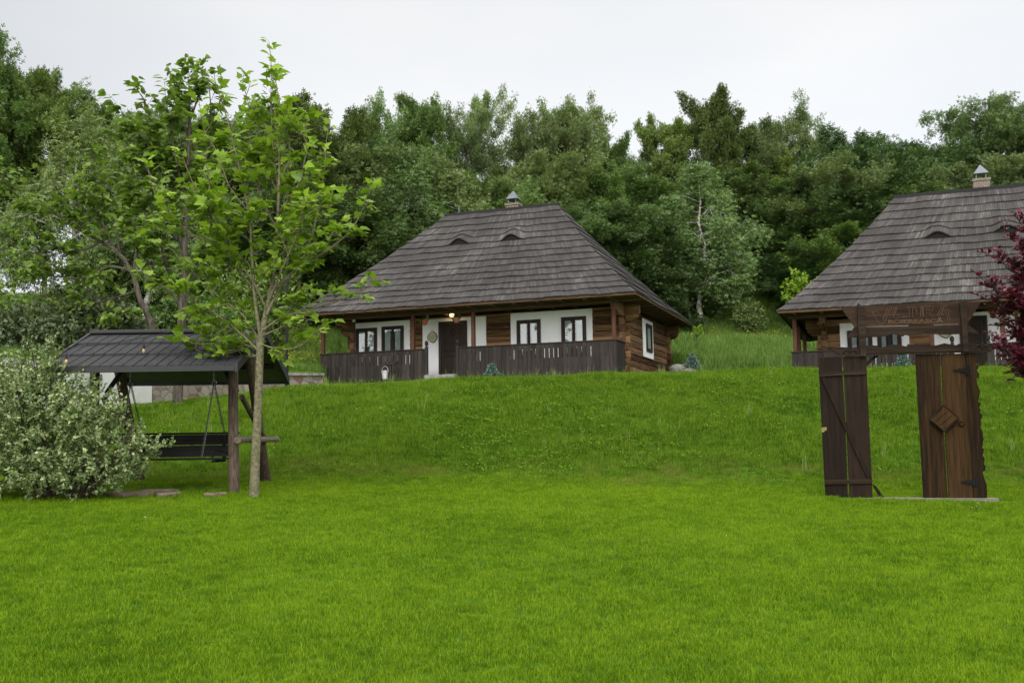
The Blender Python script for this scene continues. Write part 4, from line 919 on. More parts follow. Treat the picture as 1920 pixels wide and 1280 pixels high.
def tree_mesh(kind, seed):
    random.seed(seed); r_ = np.random.default_rng(seed)
    K = {  # height 1 unit = 14 m nominal
     'broad': dict(h=14, cr=4.2, base=.22, n=34, up=.35, droop=.1, leaf='leaf_wood', sz=(.18, .33), per=10, sig=.22, deep=1, bark='bark', tr=.20, shape=lambda t: (math.sin(math.pi * min(1, (t * .92 + .10))) ** .7)),
     'dark': dict(h=13, cr=4.6, base=.15, n=36, up=.2, droop=.15, leaf='leaf_dark', sz=(.18, .33), per=11, sig=.23, deep=1, bark='bark', tr=.22, shape=lambda t: (math.sin(math.pi * min(1, (t * .88 + .14))) ** .6)),
     'poplar': dict(h=15, cr=3.3, base=.2, n=40, up=.95, droop=0, leaf='leaf_wood', sz=(.15, .28), per=9, sig=.16, deep=1, bark='bark_grey', tr=.16, shape=lambda t: (math.sin(math.pi * min(1, (t * .85 + .12))) ** .9)),
     'airy': dict(h=15, cr=3.6, base=.28, n=30, up=.7, droop=0, leaf='leaf_grey', sz=(.13, .23), per=6, sig=.17, deep=1, bark='bark_grey', tr=.15, shape=lambda t: (math.sin(math.pi * min(1, (t * .85 + .12))) ** .8)),
     'birch': dict(h=12, cr=2.6, base=.16, n=40, up=.25, droop=.55, leaf='leaf_birch', sz=(.15, .27), per=15, sig=.22, bark='bark_birch', tr=.17, shape=lambda t: (1 - t) ** .55 * (.55 + .45 * min(1, t * 5))),
     'ash': dict(h=14, cr=4.0, base=.2, n=34, up=.55, droop=.05, leaf='leaf_grey', sz=(.17, .30), per=9, sig=.18, deep=1, bark='bark_grey', tr=.19, shape=lambda t: (math.sin(math.pi * min(1, (t * .9 + .10))) ** .7)),
     'high': dict(h=13, cr=3.3, base=.38, n=34, up=.8, droop=.0, leaf='leaf_wood', sz=(.16, .29), per=9, sig=.17, deep=1, bark='bark', tr=.20, shape=lambda t: (math.sin(math.pi * min(1, (t * .88 + .14))) ** .6)),
     'fir': dict(h=14, cr=2.4, base=.06, n=70, up=-.15, droop=.1, leaf='leaf_fir', sz=(.26, .42), per=9, sig=.20, bark='bark', tr=.18, shape=lambda t: (1 - t) ** .85),
    }[kind]
    tb = MB(); h = K['h']; pts = []; x = y = 0
    for i in range(9):
        pts.append(Vector((x, y, h * .97 * i / 8 - (.3 if i == 0 else 0)))); s_ = .05 if kind == 'fir' else .22
        x += random.gauss(0, s_); y += random.gauss(0, s_)
    rad = [K['tr'] * (1 - .93 * i / 8) for i in range(9)]; tb.tube(pts, rad, 7, cap=False)
    tips = []
    for i in range(K['n']):
        t = (i + random.random()) / K['n']; zz = K['base'] + (1 - K['base']) * t * .97; q = zz / .97 * 8; j = min(7, int(q)); p = pts[j].lerp(pts[j + 1], min(1, q - j))
        a = i * 2.4 + random.uniform(-.5, .5); L = K['cr'] * K['shape'](t) * random.uniform(.62, 1.18)
        if L < .3: L = .3
        if K['up'] > .5 and t > .6: L *= 1 + .9 * (t - .6) / .4
        grow(tb, p, (math.cos(a), math.sin(a), K['up'] + random.uniform(-.15, .25)), L, rad[j] * .42, 1 if kind == 'fir' else (3 if K.get('deep') and L > 2.0 else 2) if L > 1.2 else 1, tips, K['up'] * (.9 if K['up'] > .5 else .5), .75, (3, 4), 3, K['droop'] * .6, 4)
    T = np.array([tuple(p) for p, d in tips]); Dd = np.array([tuple(d) for p, d in tips]); per = K['per']
    T = np.repeat(T, per, 0); Dd = np.repeat(Dd, per, 0); n = len(T)
    if n > 56000: idx = r_.choice(n, 56000, replace=False); T, Dd = T[idx], Dd[idx]; n = 56000
    lat = r_.normal(size=(n, 3)) * K['sig'] * [1, 1, .5 if kind in ('broad', 'dark') else .8]
    if kind == 'birch': lat[:, 2] -= np.abs(r_.normal(size=n)) * .55
    T = T + lat + Dd * r_.uniform(-.2, .6, (n, 1)) * K['sig']
    keep = T[:, 2] > .5
    if kind == 'birch': keep &= (np.hypot(T[:, 0], T[:, 1]) > .45) | (T[:, 2] > .62 * h)
    if kind == 'birch': keep &= ~((np.abs(T[:, 0]) < .42) & (T[:, 1] < .2) & (T[:, 2] < .74 * h) & (r_.uniform(size=n) < .82))
    T, Dd, lat = T[keep], Dd[keep], lat[keep]; n = len(T)
    A = Dd * .7 + unit(lat) * .6 + r_.normal(size=(n, 3)) * .35; A[:, 2] += (K['up'] * .4 - K['droop'])
    Nn = unit(lat) * .5 + np.array([0, 0, 1.0]) + r_.normal(size=(n, 3)) * .45
    co = scatter('crown', 'spray', T, A, Nn, r_.uniform(*K['sz'], n), M[K['leaf']])
    to = tb.build('trunk', M[K['bark']])
    for o in (co, to): S.collection.objects.unlink(o)
    return co, to, K['h']
PROTO = {k: [tree_mesh(kk, sd) for sd in sds] for k, (kk, sds) in {
    'broad': ('broad', (1, 2)), 'dark': ('dark', (3, 4)), 'poplar': ('poplar', (5, 6, 15, 16)), 'airy': ('airy', (7, 8)), 'birch': ('birch', (9, 10)), 'ash': ('ash', (11, 13)), 'high': ('high', (14, 17)), 'fir': ('fir', (12,))}.items()}
random.seed(21)
NAMES = {'high': 'leafy_tree', 'broad': 'leafy_tree', 'dark': 'leafy_tree', 'poplar': 'poplar_tree', 'airy': 'poplar_tree', 'birch': 'birch_tree', 'ash': 'ash_tree', 'fir': 'fir_tree'}
GRP = {}
def tree(kind, px, top, Y, label, wide=1.0, group=None, var=None, rz=None, lean=0):
    ps = PROTO[kind]; co, to, h0 = ps[var if var is not None else random.randrange(len(ps))]
    x = (px - 960) / F * Y; g = hz(x, Y); zt = at(px, top, Y).z; hgt = max(3, zt - g); s = hgt / h0 / {'birch': 1.02, 'high': 1.25}.get(kind, 1.19)
    t = thing(NAMES[kind], label, 'tree', (x, Y, g - .05), 0, group or 'trees of the wood behind the cottages')
    t.rotation_euler = (0, lean, random.uniform(0, 6.28) if rz is None else rz); wd = wide * (s * .55 + .45); t.scale = (wd, wd, s)
    for src in (to, co):
        c = src.copy(); S.collection.objects.link(c); c.parent = t
    return t
# skyline trees, left to right: kind, px, top py, depth, label
SKY = [
 ('high', -60, 90, 60, 'tall dark tree at the left edge of the skyline', 1.2),
 ('high', 12, 100, 66, 'tall tree whose thin tip rises highest at the far left', .9),
 ('high', 78, 130, 63, 'wide dark tree with rounded top left of the drooping leaved tree', 1.2),
 ('poplar', 160, 182, 66, 'tree with feathery top between the wide left tree and the slender left tree', 1.1),
 ('ash', 235, 210, 64, 'dark tree filling the space behind the slender drooping leaved tree', 1.1),
 ('ash', 320, 200, 62, 'dark green tree showing between the two foreground trees', 1.1),
 ('ash', 430, 215, 66, 'dark tree hidden behind the bright green young plane tree', 1.2),
 ('broad', 582, 134, 58, 'tall dark rounded tree rising right behind the bright young plane tree', .95),
 ('poplar', 520, 180, 62, 'dark tree behind the right half of the plane tree crown', 1.1),
 ('dark', 668, 196, 60, 'dark tree above the left end of the middle cottage', 1.05),
 ('ash', 728, 206, 63, 'tree with a ragged edge between the dark tree and the feathery poplar', 1.0),
 ('poplar', 795, 180, 64, 'feathery poplar above the left half of the cottage ridge', 1.2),
 ('airy', 855, 208, 66, 'thin leaved poplar left of the tallest wispy tip', 1.0),
 ('airy', 908, 158, 68, 'wispy see-through tree with the tall thin tip above the cottage', 1.0),
 ('airy', 958, 300, 74, 'sparse low tree in the notch of the skyline above the chimney', 1.0),
 ('ash', 1030, 215, 64, 'grey green tree directly right of the skyline notch', .95),
 ('ash', 1062, 208, 66, 'silvery green tree above the right end of the cottage ridge', 1.2),
 ('airy', 1105, 186, 70, 'thin topped tree above the right hip of the cottage roof', 1.1),
 ('poplar', 1160, 240, 67, 'mid green tree sloping down right of the thin topped tree', 1.1),
 ('airy', 1205, 280, 76, 'small distant tree in the dip before the big birch', .9),
 ('poplar', 1262, 212, 70, 'tree with ragged top just left of the tallest right hand tree', 1.1),
 ('poplar', 1322, 165, 70, 'tallest tree in the right half, standing behind the birch', 1.25),
 ('poplar', 1385, 228, 72, 'tree on the right shoulder of the tallest right hand tree', 1.1),
 ('airy', 1450, 212, 72, 'see-through tree left of the finest twigged tree', 1.2),
 ('airy', 1502, 196, 74, 'finest twigged tree against the sky in the right half', 1.2),
 ('airy', 1560, 230, 74, 'sparse tree between the twiggy tree and the dense dark wood', 1.1),
 ('dark', 1630, 208, 70, 'dense dark tree above the left end of the right cottage ridge', 1.1),
 ('dark', 1690, 240, 68, 'lower dense tree left of the right chimney', 1.1),
 ('dark', 1748, 218, 72, 'rounded dense tree left of the right cottage chimney', 1.1),
 ('dark', 1800, 222, 70, 'rounded dense tree above the right cottage chimney', 1.1),
 ('ash', 1868, 192, 70, 'grey green tree at the right edge of the skyline, taller than its neighbour', 1.1),
 ('ash', 1940, 205, 68, 'tree cut by the right edge of the picture', 1.2)]
for k, px, top, Y, lb, wd in SKY: tree(k, px, top, Y, lb, wd * (.64 if 700 < px < 1580 else .76))
# lower front row and fill
FRONT = [('dark', 600, 330, 53), ('dark', 660, 350, 52), ('dark', 720, 330, 53), ('poplar', 560, 300, 55), ('ash', 690, 300, 57), ('ash', 760, 290, 57),
         ('poplar', 960, 345, 58), ('ash', 1040, 290, 58), ('poplar', 1100, 310, 57), ('dark', 1165, 370, 57), ('poplar', 1215, 320, 63), ('fir', 1188, 455, 55), ('ash', 1150, 380, 55), ('birch', 1075, 340, 56), ('ash', 1005, 330, 57),
         ('poplar', 1400, 300, 68), ('ash', 1450, 350, 69), ('poplar', 1490, 320, 66), ('dark', 1540, 350, 64), ('broad', 1590, 400, 60), ('ash', 1580, 310, 64), ('dark', 1630, 320, 64), ('dark', 1690, 310, 62), ('broad', 1740, 300, 62),
         ('dark', 1800, 310, 60), ('ash', 1880, 300, 62), ('dark', 1560, 440, 60), ('dark', 780, 350, 56), ('fir', 855, 290, 61), ('poplar', 905, 330, 60), ('dark', 1500, 440, 67), ('dark', 1425, 440, 78), ('dark', 1480, 460, 77), ('poplar', 1440, 280, 72), ('birch', 1240, 350, 64),
         ('dark', 1240, 430, 66), ('dark', 1390, 420, 78), ('birch', 1260, 440, 62)]
LB = {'dark': 'dense dark tree in the lower front of the wood', 'broad': 'mid green tree in the lower front of the wood', 'ash': 'grey green tree in the lower front of the wood', 'poplar': 'upright feathery tree in the lower front of the wood', 'birch': 'fine leaved birch in the lower front of the wood'}
PLACES = [(575, 'behind the upper right of the plane tree'), (615, 'at the right flank of the plane tree'), (675, 'above the left eave of the middle cottage'), (705, 'over the lower left roof hip'), (745, 'over the middle of the left roof hip'),
          (770, 'near the upper left roof hip'), (800, 'left of the middle ridge'), (870, 'above the left eyebrow vent'), (930, 'just left of the middle chimney'), (975, 'just behind the middle chimney'), (1020, 'above the right half of the middle ridge'),
          (1060, 'above the right ridge end'), (1085, 'right beside the right ridge end'), (1120, 'over the upper right roof hip'), (1155, 'over the middle of the right roof hip'), (1180, 'over the lower half of the right roof hip'), (1225, 'above the right eave tip'),
          (1250, 'left of the big birch'), (1270, 'low beside the slim birch'), (1395, 'right of the big birch stem'), (1410, 'above the rounded meadow bush'), (1430, 'low above the rounded meadow bush'), (1455, 'between the meadow bush and light green young tree'),
          (1485, 'low above the light green young tree'), (1495, 'high above the light green young tree'), (1520, 'beside the light green young tree'), (1550, 'left of the right roof, upper'), (1570, 'touching the left hip of the right roof'), (1585, 'high over the left hip of the right roof'),
          (1610, 'over the lower left hip of the right roof'), (1650, 'over the upper left hip of the right roof'), (1710, 'above the left ridge end of the right roof'), (1770, 'left of the right chimney'), (1840, 'behind the right chimney'), (2000, 'right of the right chimney')]
for k, px, top, Y in FRONT:
    where = next(w_ for lim, w_ in PLACES if px < lim)
    if k == 'fir': tree(k, px, top, Y, 'dark fir at the lower right of the middle cottage roof' if px > 1000 else 'dark fir among the birches above the cottage ridge', 1.1, 'firs in the wood')
    else: tree(k, px, top, Y, {'dark': 'dense dark tree ', 'broad': 'mid green tree ', 'ash': 'grey green tree ', 'poplar': 'upright feathery tree ', 'birch': 'fine leaved birch '}[k] + where, .98, 'trees in the lower front of the wood')
for i, px in enumerate(range(-80, 2050, 64)):
    if px < 330 and px > -20: continue
    sky_top = np.interp(px, [-80, 0, 300, 580, 740, 910, 960, 1110, 1205, 1320, 1500, 1620, 1870, 2000], [160, 170, 230, 200, 250, 300, 330, 270, 310, 270, 310, 270, 260, 260])
    tree('dark' if i % 3 else 'ash', px + random.uniform(-15, 15), sky_top + random.uniform(45, 110), random.uniform(78, 92), 'tree deep in the wood filling the gaps between the skyline trees', 1.3, 'trees deep in the wood')
# birches with white stems
tree('birch', 1322, 285, 60, 'large weeping birch with white trunk standing between the two cottages', 1.12, 'birches', 0, 0.0, -.03)
tree('birch', 1298, 420, 61, 'slim small birch just left of the large weeping birch', .9, 'birches', 1, 0.0)
tree('birch', 806, 262, 54, 'birch with curved white stem above the left eyebrow vent', 1.2, 'birches', 1, 0.0, -.08)
tree('birch', 852, 300, 53.5, 'straight slim birch left of the middle chimney', 1.0, 'birches', 0, 0.0)
tree('birch', 150, 205, 50, 'birch with pale stem at the far left behind the leaning tree', 1.2, 'birches', 1, 0.0)
tree('birch', 275, 190, 48, 'tall birch with pale stem behind the two left foreground trees', 1.1, 'birches', 0, 0.0)

# shrubs
def shrub(name, label, cat, blobs, Y, mat, n, size, tpl='diamond', group=None, up_=.5, yr=.8, zbase=None, stems=14, seed=3, bark='bark', out_=.8):
    """blobs: (px, py, rx_px, rz_px[, dY]) ellipsoids in photo units at depth Y; built at true size there"""
    r_ = np.random.default_rng(seed); C = []
    for b in blobs:
        dY = b[4] if len(b) > 4 else 0; c = at(b[0], b[1], Y + dY); k = (Y + dY) / F; C.append((c, b[2] * k, b[3] * k))
    cx = sum(c.x for c, _, _ in C) / len(C); g = hz(cx, Y) if zbase is None else zbase
    t = thing(name, label, cat, (cx, Y, g), 0, group)
    vol = np.array([a * a * b for _, a, b in C]) ** .75; vol /= vol.sum(); P = []; A = []; Q = []
    for (c, a, b), v in zip(C, vol):
        m = int(n * v); ntw = max(6, m // 14); u = unit(r_.normal(size=(ntw, 3))); rr = r_.uniform(.45, 1.02, (ntw, 1)) ** .7 * r_.choice([1, 1, 1, 1.1, 1.22], (ntw, 1))
        tip = np.array(c) + u * rr * [a, a * yr, b]; d = unit(u * out_ + np.array([0, 0, up_]) + r_.normal(size=(ntw, 3)) * .25)
        k = m // ntw; L = r_.uniform(.5, 1.2, (ntw, 1, 1)) * size * 4
        s_ = np.linspace(-.5, .5, k)[None, :, None]
        p = tip[:, None, :] + d[:, None, :] * s_ * L; ax = d[:, None, :] * .6 + r_.normal(size=(ntw, k, 3)) * .7
        P.append(p.reshape(-1, 3)); A.append(ax.reshape(-1, 3)); Q.append(np.repeat(u, k, 0))
    P = np.concatenate(P); A = np.concatenate(A); Q = np.concatenate(Q)
    gz = H(P[:, 0], P[:, 1]); keep = P[:, 2] > gz + .02; P, A, Q = P[keep], A[keep], Q[keep]; n = len(P)
    P = P - np.array([cx, Y, g])
    scatter('foliage', tpl, P, A, np.array([0, 0, .8]) + Q * .6 + r_.normal(size=(n, 3)) * .5, r_.uniform(.6, 1.25, n) * size, mat, t)
    mb = MB(); random.seed(seed)
    for i in range(stems):
        c, a, b = random.choice(C); e = Vector((c.x + random.uniform(-.7, .7) * a - cx, c.y + random.uniform(-.6, .6) * a - Y, c.z + random.uniform(-.1, .8) * b - g))
        s0 = Vector((e.x * .25, e.y * .25, -.1)); mid = s0.lerp(e, .5) + Vector((0, 0, .1 * e.z)); mb.tube([s0, mid, e], [size * .28, size * .2, size * .08], 5, cap=False)
    mb.build('stems', M[bark], t); return t
shrub('variegated_shrub', 'large rounded shrub with cream edged leaves left of the swing', 'shrub',
      [(90, 800, 125, 115), (15, 780, 125, 105), (-60, 800, 120, 120), (205, 850, 75, 62), (80, 695, 38, 55), (95, 672, 20, 34), (60, 740, 75, 60), (20, 700, 30, 35), (150, 885, 100, 40), (60, 885, 130, 45), (255, 845, 42, 24), (150, 780, 70, 60), (-30, 700, 60, 60), (185, 775, 42, 28), (225, 760, 12, 20), (45, 668, 12, 22), (280, 832, 38, 9), (250, 880, 30, 12), (262, 808, 16, 14), (-5, 672, 16, 22)],
      13.2, M['leaf_variegated'], 42000, .050, yr=.9, stems=40, up_=.6)
shrub('willow_shrub', 'grey green feathery shrub behind the pale wall at the far left', 'shrub', [(60, 620, 75, 52), (120, 640, 55, 50), (-10, 630, 60, 60)], 31.5, M['leaf_willow'], 7000, .16, group='shrubs above the pale wall', seed=5)
shrub('willow_shrub', 'grey green feathery shrub behind the left end of the swing roof', 'shrub', [(190, 605, 60, 42), (240, 640, 60, 40), (150, 590, 40, 30)], 32.5, M['leaf_willow'], 6500, .16, group='shrubs above the pale wall', seed=6)
shrub('leafy_shrub', 'green shrub behind the swing roof between the two trunks', 'shrub', [(310, 640, 60, 50), (400, 620, 70, 55), (350, 600, 50, 40)], 35, M['leaf_wood'], 7000, .17, seed=7)
shrub('leafy_shrub', 'green thicket right behind the plane tree trunk', 'shrub', [(500, 590, 60, 55), (450, 560, 60, 55), (540, 560, 40, 40)], 44, M['leaf_wood'], 6000, .19, seed=17)
shrub('round_bush', 'rounded grey green bush on the meadow between the cottages', 'bush', [(1405, 600, 30, 26), (1398, 590, 20, 22), (1414, 588, 17, 20)], 58, M['leaf_grey'], 6500, .12, seed=8)
shrub('young_tree', 'bright light green young tree at the left edge of the right cottage roof', 'tree', [(1500, 560, 22, 26), (1492, 535, 13, 20), (1512, 540, 13, 18)], 55, M['leaf_lime'], 2600, .2, seed=9)
shrub('low_bush', 'bright green bush under the trees behind the cottage roof corner', 'bush', [(1240, 545, 28, 26), (1215, 520, 20, 20)], 60, M['leaf_lime'], 2000, .2, seed=10)
shrub('undergrowth', 'dark green bushes at the foot of the wood right of the birch', 'bush', [(1450, 530, 45, 20), (1500, 505, 45, 28), (1395, 530, 30, 20), (1560, 530, 45, 35), (1620, 520, 50, 40), (1360, 520, 30, 30)], 66, M['leaf_wood'], 8000, .28, seed=11)
shrub('undergrowth', 'dark bushes at the foot of the wood left of the middle cottage', 'bush', [(560, 560, 60, 40), (470, 540, 60, 45), (620, 540, 60, 40), (690, 500, 60, 50), (380, 560, 60, 45)], 52, M['leaf_dark'], 9000, .24, seed=12)
shrub('yellow_spurge', 'small yellow green flowering plant beside the cottage roof corner', 'plant', [(1303, 618, 7, 5), (1310, 624, 9, 4)], 50, M['leaf_lime'], 260, .12, seed=13, stems=4)

# little blue spruces by the porches
def spruce(px, pyb, pyt, Y, label, seed):
    r_ = np.random.default_rng(seed); b = at(px, pyb, Y); top = at(px, pyt, Y); h = top.z - b.z
    t = thing('blue_spruce', label, 'spruce', (b.x, Y, b.z), 0, 'small blue spruces'); P = []; A = []; tb = MB(); tb.tube([(0, 0, -.3), (0, 0, h)], [.02, .006], 6)
    for w_ in range(6):
        z = h * (.12 + .15 * w_); R_ = h * .52 * (1 - w_ / 6.6)
        for k in range(8):
            a = k * .785 + w_ * .4 + r_.uniform(-.2, .2); L = R_ * r_.uniform(.8, 1.1); e = np.array([math.cos(a), math.sin(a), .22]); tb.tube([(0, 0, z), tuple(np.array([0, 0, z]) + e * L)], .006, 4)
            for q in np.linspace(.15, 1.08, 16):
                for _ in range(3): P.append(np.array([0, 0, z]) + e * L * q); A.append(e * .8 + r_.normal(size=3) * .75)
    for q in np.linspace(.7, 1.05, 12): P.append([0, 0, h * q]); A.append(r_.normal(size=3) * .6 + [0, 0, .8])
    tb.build('trunk', M['bark'], t); P = np.array(P); n = len(P)
    scatter('foliage', 'diamond', P, np.array(A), r_.normal(size=(n, 3)) + [0, 0, .5], r_.uniform(.05, .09, n), M['leaf_blue'], t)
spruce(923, 708, 681, 35.6, 'little blue spruce in front of the middle cottage railing', 1)
spruce(1298, 692, 663, 40, 'little blue spruce by the rocks right of the middle cottage', 2)
spruce(1694, 690, 663, 33.8, 'little blue spruce framed by the opening of the wooden gate', 3)
# rocks by the cottage corner
for i, (px, py, Y, s, lb) in enumerate([(1270, 689, 41, .22, 'grey rock touching the cottage back corner'), (1282, 691, 40.5, .28, 'larger grey rock in the middle of the row right of the cottage'), (1292, 694, 40, .17, 'small grey rock beside the blue spruce')]):
    c = at(px, py, Y); m = MB(); r_ = np.random.default_rng(i + 40)
    m.loft([[(c.x + s * 1.6 * rr * math.cos(a) * r_.uniform(.8, 1.15), Y + s * rr * math.sin(a), c.z + s * zz * r_.uniform(.85, 1.1)) for a in np.linspace(0, 6.283, 11)[:-1]] for zz, rr in ((-1.2, .9), (0, 1), (.35, .85), (.6, .45))])
    tag(m.build('rock', M['rock']), lb, 'rock', 'grey rocks right of the cottage')

# ------------------------------------------------------------------ plane tree in front (traced limb directions, real size at 13.6 m)
random.seed(5)
def limb_tree(name, label, cat, Y0, base, trunk, limbs, leafmat, barkmat, tpl, sz, twig_step, twig_len, nleaf, seed, droop=.4, extra=1, petiole=.05, levels=2):
    r_ = np.random.default_rng(seed); random.seed(seed)
    b = at(*base, Y0); g = hz(b.x, Y0); t = thing(name, label, cat, (b.x, Y0, g)); mb = MB(); O = Vector((b.x, Y0, g))
    tp = [at(px, py, Y0 + dy) - O for px, py, dy, _ in trunk]; tp[0].z = -.1; mb.tube(tp, [q[3] for q in trunk], 14, cap=False)
    P = []; A = []
    def twig(p, d, L, lvl):
        pts = [Vector(p)]; dd = Vector(d).normalized()
        for i in range(4):
            dd = (dd + Vector((random.gauss(0, .14), random.gauss(0, .14), random.gauss(0, .10) + .07))).normalized(); pts.append(pts[-1] + dd * L / 4)
        mb.tube(pts, [.0065 * (1.3 if lvl else 1), .006, .005, .004, .0025], 4, cap=False)
        m = nleaf if lvl == 0 else max(3, nleaf // 2)
        for k in range(m):
            s_ = (k + .7) / m; i = min(3, int(s_ * 4)); q = pts[i].lerp(pts[i + 1], s_ * 4 - i); a = random.uniform(0, 6.283)
            o = Vector((math.cos(a), math.sin(a), .3)); q2 = q + (o + dd * .5) * petiole; P.append(q2); A.append(o + dd * .6 + Vector((0, 0, -droop)))
            if random.random() < .5: mb.tube([q, q2], .0018, 3, cap=False)
        if lvl > 0:
            for _ in range(2 + (random.random() < .5)):
                i = random.randint(1, 3); o = Vector((random.gauss(0, 1), random.gauss(0, 1), random.gauss(.2, .5))).normalized(); twig(pts[i], dd + o * .9, L * random.uniform(.5, .8), lvl - 1)
    for lm in limbs:
        dY, r0, pp = lm[0], lm[1], lm[2]; n = len(pp); pts = [at(px, py, Y0 + dY * (i / (n - 1)) ** 1.1) - O for i, (px, py) in enumerate(pp)]
        # smooth by subdividing
        sp = []
        for i in range(n - 1):
            for k in range(3):
                u = k / 3; p0, p1, p2, p3 = pts[max(i - 1, 0)], pts[i], pts[i + 1], pts[min(i + 2, n - 1)]
                sp.append(.5 * ((2 * p1) + (p2 - p0) * u + (2 * p0 - 5 * p1 + 4 * p2 - p3) * u * u + (3 * p1 - p0 - 3 * p2 + p3) * u ** 3))
        sp.append(pts[-1]); m = len(sp); mb.tube(sp, [r0 * (1 - .85 * i / (m - 1)) + .003 for i in range(m)], 8, cap=False)
        acc = 0; tot = sum((sp[i + 1] - sp[i]).length for i in range(m - 1)); run = 0
        for i in range(m - 1):
            seg = sp[i + 1] - sp[i]; acc += seg.length; run += seg.length
            while acc > twig_step:
                acc -= twig_step
                if run / tot < .22 and len(lm) < 4: continue
                d = seg.normalized(); o = d.orthogonal().normalized(); o.rotate(Matrix.Rotation(random.uniform(0, 6.283), 3, d))
                f = run / tot; twig(sp[i], d * .7 + o * .9 + Vector((0, 0, .2)), twig_len * random.uniform(.6, 1.2) * (1.15 - .5 * f), 1 if (levels > 1 and f < .85 and random.random() < .7) else 0)
        twig(sp[-1], sp[-1] - sp[-3], twig_len * .7, 0)
    mb.build('trunk', M[barkmat], t, smooth=True)
    P = np.array([tuple(p) for p in P]); A = np.array([tuple(p) for p in A]); n = len(P); print(name, 'leaves', n)
    scatter('foliage', tpl, P, A + r_.normal(size=(n, 3)) * .25, np.array([0, -.15, 1.0]) + r_.normal(size=(n, 3)) * .5, r_.uniform(sz[0], sz[1], n), M[leafmat], t)
    return t
limb_tree('plane_tree', 'young plane tree with bright lobed leaves and a speckled trunk beside the swing', 'tree', 13.6, (476, 930),
    [(476, 930, 0, .070), (479, 860, 0, .060), (483, 780, 0, .056), (486, 700, .02, .053), (488, 640, .03, .055), (496, 600, .05, .042), (506, 560, .05, .036), (515, 500, .05, .030), (519, 440, 0, .025), (522, 380, -.05, .020), (524, 300, -.05, .014), (518, 230, 0, .011), (511, 165, 0, .007), (508, 112, 0, .003)],
    [(-.4, 0.022, [(488, 632), (478, 560), (472, 480), (468, 410), (452, 330), (436, 262), (422, 210), (408, 168)]),
     (.6, 0.016, [(487, 640), (455, 590), (415, 560), (370, 520), (325, 470)]),
     (-.6, 0.016, [(475, 540), (435, 490), (405, 440), (378, 380), (352, 320)]),
     (.5, 0.020, [(500, 590), (530, 530), (570, 480), (590, 420), (601, 360), (609, 310), (612, 262)]),
     (-.4, 0.020, [(508, 550), (555, 505), (605, 475), (645, 445), (672, 410), (686, 372)]),
     (.2, 0.014, [(492, 620), (540, 588), (590, 578), (640, 562), (688, 540)]),
     (-.3, 0.014, [(487, 660), (440, 615), (390, 580), (330, 550), (275, 520)]),
     (.3, 0.012, [(487, 655), (430, 640), (380, 645), (330, 640)]),
     (.3, 0.014, [(519, 430), (485, 360), (468, 290), (470, 220), (458, 165)]),
     (-.3, 0.013, [(521, 400), (560, 345), (575, 270), (570, 220)]),
     (-.2, 0.011, [(490, 630), (525, 615), (560, 598), (590, 602)]),
     (.5, 0.013, [(472, 440), (420, 390), (350, 400), (290, 430)]),
     (-.5, 0.013, [(474, 500), (420, 460), (360, 440), (300, 380), (280, 330)]),
     (-.7, 0.013, [(500, 580), (470, 520), (430, 470), (400, 400), (390, 320)]),
     (.7, 0.013, [(512, 500), (550, 440), (560, 380), (540, 320)]),
     (-.8, 0.013, [(506, 560), (540, 480), (580, 400), (640, 380)]),
     (.4, 0.009, [(487, 670), (450, 655), (410, 640), (365, 610)]),
     (.0, 0.007, [(522, 360), (512, 280), (509, 210), (508, 150), (508, 108)], 1),
     (-.2, 0.010, [(522, 340), (545, 290), (530, 220), (520, 170)]),
     (.4, 0.009, [(522, 360), (480, 300), (440, 290), (400, 270)]),
     (.3, .010, [(488, 668), (455, 668), (415, 672), (372, 658)]),
     (-.3, .010, [(489, 645), (525, 655), (560, 650), (585, 630)]),
     (.3, 0.010, [(470, 400), (430, 350), (410, 290), (385, 250), (378, 215)])],
    'leaf_lime', 'bark_plane', 'lobed', (.07, .16), .15, .36, 6, 31, droop=.45)
limb_tree('catalpa_tree', 'slender tree with drooping mid green leaves behind the swing roof', 'tree', 25.0, (333, 742),
    [(333, 742, 0, .125), (336, 680, 0, .115), (341, 600, 0, .105), (345, 520, 0, .09), (347, 430, 0, .07), (352, 340, 0, .06), (355, 250, 0, .035), (355, 180, 0, .012), (354, 135, 0, .004)],
    [(.6, .06, [(344, 560), (305, 470), (322, 370), (300, 290), (275, 200), (262, 175)]), (-.5, .04, [(346, 480), (320, 400), (290, 340), (255, 290), (222, 250)]),
     (.5, .04, [(347, 430), (375, 350), (390, 270), (395, 210), (392, 160)]), (-.8, .035, [(350, 380), (330, 300), (318, 230), (310, 180)]),
     (.6, .03, [(354, 260), (335, 200), (325, 150)]), (-.4, .03, [(355, 230), (372, 180), (380, 140)]), (.2, .02, [(355, 200), (354, 165), (354, 138)], 1),
     (.7, .04, [(345, 540), (380, 470), (410, 420)]), (-.7, .04, [(344, 580), (300, 520), (260, 470), (230, 430)]), (.5, .03, [(346, 460), (300, 420), (250, 370), (215, 330)]),
     (-.3, .03, [(350, 360), (300, 300), (250, 240), (225, 205)])],
    'leaf_mid', 'bark_grey', 'heart', (.13, .25), .22, .62, 9, 32, droop=.9, petiole=.09)
